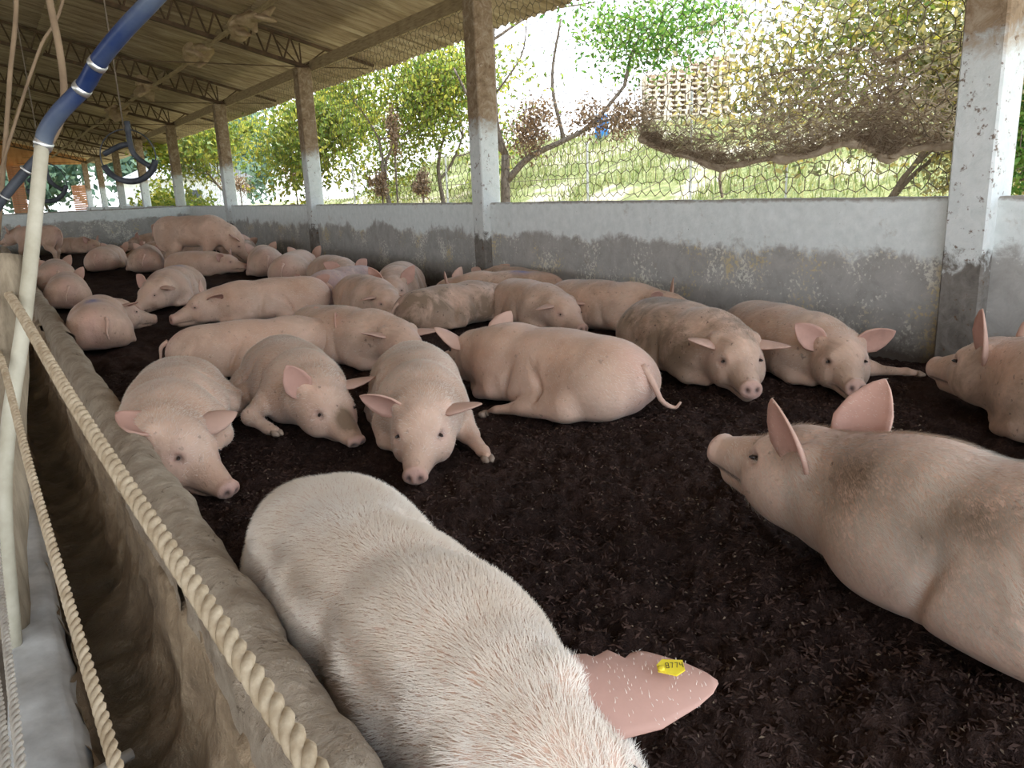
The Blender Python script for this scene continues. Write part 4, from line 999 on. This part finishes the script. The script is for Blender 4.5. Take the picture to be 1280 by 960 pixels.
pig_spec('pricked', roll=0, hyaw=0, hpitch=-4, hair=0, mud=.5, ear=(UP, UP),
  label='pig by the wall with its head toward us and one tall pricked ear')
pig_spec('purple_mark', roll=0, hair=0, mud=.6, mark=1, ear=(UP, UP),
  label='tan pig along the wall left of the second post, purple mark on its back')
pig_spec('tan_rump', roll=0, hair=0, mud=.7, ear=(BACK, BACK),
  label='tan rump of a pig at the foot of the second post')
pig_spec('dirty', roll=6, hyaw=4, hair=2500, mud=1.0, ear=(((.5, .7, .5), (.2, .3, -.8)), DROOP),
  label='pig with a dark dirty rump and a pink ear flopped forward, mid pen')
pig_spec('folded', roll=0, hair=2500, mud=.4, hpitch=-8, ear=(DROOP, DROOP),
  label='smooth pale pig with folded ears between the dirty rump and the wall')
pig_spec('eared', roll=0, hyaw=6, hair=2500, mud=.6, hpitch=0, ear=(UP, SIDE),
  label='tan pig along the wall with black streaks and two pink ears showing')
pig_spec('blackback', roll=0, fat=1.12, hyaw=-18, hpitch=-6, fine=1, hair=5000, mud=1.0, ear=(((.45, .8, .05), (.2, .3, -.9)), ((.5, .75, .35), (.1, .4, -.9))),
  label='pig facing us with black dirt along its back and muddy nostrils')
pig_spec('smiler', roll=0, fat=1.08, hyaw=-22, hpitch=-4, fine=1, hair=5000, mud=.75, legs=('out', 'tuck', 'tuck', 'tuck'), ear=(((.15, .9, .45), (.8, .05, -.1)), ((.0, .7, .6), (.85, .1, .1))),
  label='tan pig facing us under the wall with round spread ears and a foreleg stretched out')
pig_spec('edge', roll=10, hyaw=6, hpitch=0, fine=1, hair=5000, mud=.6, legs=('tuck', 'tuck', 'tuck', 'tuck'), ear=(((-.3, .35, .9), (.45, .8, .0)), UP), tag=1, ears=1.25,
  label='pig cut by the right edge with a yellow button tag in its upright ear')
# where each lies: x, y, heading in degrees, size
FIT = {
'near': (0.61, 1.48, -90, 0.92), 
'alert': (1.92, 0.78, 87, 0.99), 
'curb': (0.56, 3.69, -104, 0.86), 
'muzzled': (1.23, 3.96, -97, 0.84), 
'facing': (1.59, 3.27, -113, 0.84), 
'sprawled': (2.31, 3.23, 101, 0.92), 
'sleeper': (1.36, 5.09, -14, 0.80), 
'shoulder': (1.93, 4.93, -73, 0.86), 
'leftward': (2.07, 7.33, 174, 0.86), 
'bluemark': (1.63, 9.26, -115, 0.93), 
'rump': (0.65, 7.15, 81, 0.85), 
'curb_far': (0.68, 10.13, 86, 0.85), 
'curb_farther': (0.72, 12.17, 87, 0.93), 
'stander_left': (0.86, 18.69, 132, 0.88), 
'back_lying': (1.71, 20.68, -54, 0.88), 
'butt_one': (1.69, 15.11, 68, 0.94), 
'butt_two': (2.16, 14.13, 77, 0.95), 
'dark_head': (3.43, 19.75, 172, 0.95), 
'dark_head_two': (2.88, 15.62, 173, 0.95), 
'stander': (2.80, 13.30, -43, 1.05), 
'under_stander': (2.60, 12.45, -50, 0.82), 
'brown_corner': (3.73, 14.22, 74, 0.95), 
'pair_one': (3.35, 11.65, 78, 0.95), 
'pair_two': (3.30, 10.11, 58, 0.94), 
'wall_back': (3.36, 8.89, -96, 0.92), 
'blue_back': (3.00, 7.85, 210, 0.82), 
'round_back': (2.83, 6.72, -96, 0.85), 
'pricked': (3.42, 7.33, -121, 0.91), 
'purple_mark': (3.82, 5.99, 128, 0.85), 
'tan_rump': (4.16, 6.35, 87, 0.82), 
'dirty': (3.11, 5.65, 12, 0.82), 
'folded': (3.62, 5.23, -98, 0.82), 
'eared': (3.92, 4.64, -77, 0.86), 
'blackback': (3.36, 3.26, -107, 0.92), 
'smiler': (3.75, 2.85, -110, 0.86), 
'edge': (3.44, 1.13, 65, 1.00), 
}

# ---------------------------------------------------------------- the pigs
def hair_strips(V, Q, n, L, seed, zmin=.10, s=1.0, dens=None, mud=None):
    """short bristles lying tailward over the upper hide"""
    g = np.random.default_rng(seed); T = np.concatenate([Q[:, [0, 1, 2]], Q[:, [0, 2, 3]]]); A, B, C = V[T[:, 0]], V[T[:, 1]], V[T[:, 2]]
    N = np.cross(B-A, C-A); ar = np.linalg.norm(N, axis=1)+1e-12; N /= ar[:, None]; w = ar*(A[:, 2] > zmin)
    if dens is not None: w = w*dens[T[:, 0]]
    k = g.choice(len(T), n, p=w/w.sum()); u = g.random(n); v = g.random(n); m = u+v > 1; u[m], v[m] = 1-u[m], 1-v[m]
    P = A[k]+u[:, None]*(B[k]-A[k])+v[:, None]*(C[k]-A[k]); Nk = N[k]
    sw = fbm(P[:, 0]*3, P[:, 1]*5+P[:, 2]*4, 2)
    d = np.stack([-np.ones(n), .4*np.sign(P[:, 1])*(P[:, 2] > .2)*np.minimum(np.abs(P[:, 1])*6, 1)+sw*.9, -.35*np.ones(n)], 1)+g.normal(size=(n, 3))*.22
    d -= Nk*(d*Nk).sum(1)[:, None]; d /= np.linalg.norm(d, axis=1)[:, None]+1e-9
    ln = (L*(.5+.8*g.random(n)))[:, None]; b = np.cross(Nk, d)*.00055*(.7+.6*g.random(n))[:, None]/s
    m1 = P+d*ln*.55+Nk*ln*.15; t = P+d*ln+Nk*ln*(.17+.12*g.random(n)[:, None])
    VV = np.stack([P-b-Nk*.002, P+b-Nk*.002, m1+b*.7, m1-b*.7, t], 1).reshape(-1, 3); o = np.arange(n)*5
    F4 = np.stack([o, o+1, o+2, o+3], 1); F3 = np.stack([o+3, o+2, o+4], 1)
    return VV, np.concatenate([np.stack([o, o+1, o+2], 1), np.stack([o, o+2, o+3], 1), F3]), (np.repeat(mud[T[k, 0]], 5) if mud is not None else np.zeros(5*n))

FONT = {'8': [(0,0,1,0),(0,1,1,1),(0,2,1,2),(0,0,0,2),(1,0,1,2)], '7': [(0,2,1,2),(1,2,.4,0)], '4': [(0,2,0,1),(0,1,1,1),(1,0,1,2)]}
def ear_tag(par, c, ax, up, nrm, num):
    """yellow tag plate with its button and printed digits; all in the pig's frame"""
    ax, up, nrm = [np.array(v, float)/np.linalg.norm(v) for v in (ax, up, nrm)]
    M = np.stack([ax, up, nrm], 1); W = lambda P: np.asarray(P, float) @ M.T+np.array(c)
    if num:
        o = [(-.021, -.010), (.008, -.021), (.024, -.010), (.024, .012), (-.010, .016), (-.021, .004)]; n = len(o)
        V = W([(x, y, 0) for x, y in o]+[(x, y, .003) for x, y in o]); F = [list(range(n))[::-1], [n+i for i in range(n)]]+[[i, (i+1) % n, n+(i+1) % n, n+i] for i in range(n)]
        t = MB().raw(V, F).obj('ear_tag', TAG, par); t['label'] = 'numbered yellow plastic tag'
        b = MB().tube(W([(-.0155, -.007, .003), (-.0155, -.007, .0065), (-.0155, -.007, .008)]), [.006, .006, .003], 12).obj('tag_button', TAG, t, True)
        mb = MB()
        for i, ch in enumerate(str(num)):
            for (x0, y0, x1, y1) in FONT[ch]:
                x = .0235-.0088*(i+1)+.001; q = lambda a, b_: (.0005-.0105+.0078*i+a*.0046+.004, -.0045+b_*.0055, .0034)
                mb.tube(W([q(x0, y0), q(x1, y1)]), .0006, 4)
        mb.obj('tag_number', INK, t)
    else:
        MB().tube(W([(0, 0, -.002), (0, 0, .006), (0, 0, .008)]), [.014, .014, .008], 14).obj('ear_tag', TAG, par, True)['label'] = 'round yellow button tag'

def make_pig(key, i):
    p = PIGS[key]; X, Y, hd, s = FIT[key]; P, f = pig_field(p); d = math.hypot(X, Y)
    h = .0085 if d < 2.6 else .0105 if p.get('fine') else .015 if d < 9 else .022
    V, Q = f.mesh(h, -.012 if not p.get('stand') else -.05)
    g = np.random.default_rng(i+50)
    pink, dark, low = pig_attr(P, V); m0 = p.get('mud', .3)
    mud = np.clip(m0*(.75+.9*fbm(V[:, 0]*3+i*3.1, V[:, 1]*4+V[:, 2]*3+i, 2)), 0, 1)
    mud = np.maximum(mud*np.where(V[:, 0] > .7, .5, 1), np.clip(1-V[:, 2]/.07, 0, 1)*.8)
    if key == 'muzzled': hh = (V-P.h0) @ P.H/HS; mud = np.maximum(mud, 2.2*np.exp(-((hh-np.array([.24, 0, .03]))**2/np.array([.09, .045, .06])**2).sum(1)))
    if key == 'dirty': mud = np.maximum(mud, 1.8*np.exp(-((V-np.array([-.5, -.05, .25]))**2/np.array([.22, .25, .2])**2).sum(1)))
    if key == 'blackback': mud = np.maximum(mud, 2.0*np.exp(-((V-np.array([-.35, -.02, .42]))**2/np.array([.32, .12, .16])**2).sum(1)))
    brk = np.clip(.55+1.5*fbm(V[:, 0]*5+i, V[:, 2]*7+V[:, 1]*5, 3), 0, 1)
    if key == 'near': mud = np.maximum(mud*.35, .95*np.clip(brk*1.5, 0, 1)*np.clip((-.03-((V-np.array([0, 0, P.zc])) @ P.Rr)[:, 1])/.08, 0, 1)*np.where(V[:, 0] > .45, .4, 1))  # curb-side flank browned: dirt and the flank's shade painted together
    if key == 'alert':
        mud = mud*.25
        for c, r_ in (((.34, .14, .34), (.18, .16, .10)), ((.02, .18, .31), (.22, .16, .10)), ((-.35, .2, .28), (.28, .2, .12)), ((.62, .05, .33), (.08, .12, .06))): mud = np.maximum(mud, np.clip(brk*1.6, 0, 1)*np.exp(-(((V-np.array(c))/np.array(r_))**2).sum(1)))
    mk = np.zeros(len(V))
    if p.get('mark'): mk = np.exp(-(((V-P.pt(-.22, .03, .43))/np.array([.09, .06, .12]))**2).sum(1))
    if key == 'near': mk = 1.0*np.exp(-(((V-P.pt(-.66, .0, .34))/np.array([.05, .05, .06]))**2).sum(1))
    if p.get('grey'): pink = pink*.3; mk = np.maximum(mk, .22)
    n = len(V); me = bpy.data.meshes.new('pig'); me.vertices.add(n); me.vertices.foreach_set('co', (V*s).astype(np.float32).ravel())
    nq = len(Q); me.loops.add(nq*4); me.loops.foreach_set('vertex_index', Q.astype(np.int32).ravel()); me.polygons.add(nq); me.polygons.foreach_set('loop_start', np.arange(0, nq*4, 4, dtype=np.int32)); me.update(calc_edges=True)
    me.polygons.foreach_set('use_smooth', np.ones(nq, bool))
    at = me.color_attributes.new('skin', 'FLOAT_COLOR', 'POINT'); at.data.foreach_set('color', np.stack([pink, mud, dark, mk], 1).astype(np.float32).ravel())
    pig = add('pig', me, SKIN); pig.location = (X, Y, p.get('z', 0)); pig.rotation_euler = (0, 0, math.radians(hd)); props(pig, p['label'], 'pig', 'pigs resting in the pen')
    es = p.get('ears', 1.0)
    for k, sd in ((0, 1), (1, -1)):
        e, nn = p['ear'][k]; e = np.array([e[0], e[1]*sd if not p.get('raw') else e[1], e[2]]); nn = np.array([nn[0], nn[1]*sd, nn[2]])
        base = P.hp(-.03, .105*sd, .085); E_, N_ = P.H @ e, P.H @ nn
        notch = (p.get('notch', 0) if k == 0 else 0); big = 1.4 if key == 'near' else 1.12 if key == 'alert' else 1.0
        EV, EF, inner = ear_mesh(base-E_/np.linalg.norm(E_)*.02, E_, N_, .22*big*es, .165*big*es, p.get('cup', .45), .025, -notch if notch else False, 22 if notch else 12, 13 if notch else 9)
        e_o = add('ear', mesh_data('ear', EV*s, EF, True, {'skin': np.stack([inner+(.6 if key == 'near' else 0), np.full(len(EV), m0*.5), 0*inner], 1)}), EARM, pig)
        if k == 0 and p.get('tag'):
            Eu = E_/np.linalg.norm(E_); Nu = N_-Eu*(N_ @ Eu); Nu /= np.linalg.norm(Nu); Bu = np.cross(Eu, Nu)
            if p['tag'] > 1: ear_tag(pig, (base+Eu*.20)*s-Nu*.012*s+Bu*.005, Eu, Bu, -Nu, p['tag'])
            else: ear_tag(pig, (base+Eu*.10)*s+Nu*.006, Eu, Bu, Nu, 0)
        if notch or key == 'alert':
            NV = EV.reshape(2, -1, 3); hv, hf, _m0 = hair_strips(EV, np.array([q for q in EF if len(q) == 4]), 350, .010, 5, -1); ho = add('ear_hair', mesh_data('ear_hair', hv*s, hf, False), HAIR, e_o); ho['kind'] = 'stuff'
        if d < 14:
            ev = MB().tube([P.hp(.125, .088*sd, .03)*s, P.hp(.137, .098*sd, .031)*s, P.hp(.143, .104*sd, .031)*s], [.0085*s, .0075*s, .002*s], 10).obj('eye', EYE, pig, True)
    for a, b in P.feet:                     # cloven trotters
        dr_ = (b-a)/np.linalg.norm(b-a); sd_ = np.cross(dr_, [0, 0, 1.0]); sd_ /= np.linalg.norm(sd_); mb = MB()
        for w in (-1, 1): mb.tube(np.array([b-dr_*.012+sd_*w*.014, b+dr_*.014+sd_*w*.015, b+dr_*.04+sd_*w*.012])*s, np.array([.019, .019, .008])*s, 8)
        mb.obj('hoof', HOOF, pig, True)
    # tail
    tp = [P.pt(-.665, 0, .31 if not p.get('stand') else .70), P.pt(-.72, .01, .27 if not p.get('stand') else .68), P.pt(-.735, .03, .20 if not p.get('stand') else .60), P.pt(-.745, .02, .13 if not p.get('stand') else .52)]
    if key == 'sprawled': tp = [P.pt(-.66, 0, .30), P.pt(-.72, .0, .22), P.pt(-.755, -.02, .12), P.pt(-.80, -.06, .08), P.pt(-.83, -.07, .11)]
    tb = MB().tube(spline([np.array(q)*s for q in tp], 14), np.linspace(.02, .006, 14)*s, 8)
    tv = np.concatenate(tb.V); add('tail', mesh_data('tail', tv, tb.F, True, {'skin': np.concatenate([np.tile([.25, m0*.6, 0], (len(tv), 1)), np.zeros((len(tv), 1))], 1)}), SKIN, pig)
    if p.get('hair'):
        hh = (V-P.h0) @ P.H/HS; dn = np.clip(V[:, 2]/.26, .25, 1)*np.where(hh[:, 0] > .27, 0, np.where(hh[:, 0] > .0, .8 if key == 'near' else .3, 1.0))
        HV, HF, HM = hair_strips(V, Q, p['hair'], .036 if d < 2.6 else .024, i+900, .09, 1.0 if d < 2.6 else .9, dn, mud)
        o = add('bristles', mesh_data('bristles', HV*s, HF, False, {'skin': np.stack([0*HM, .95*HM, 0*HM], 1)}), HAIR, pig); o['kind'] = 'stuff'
    return pig
for i, key in enumerate(PIGS): make_pig(key, i)
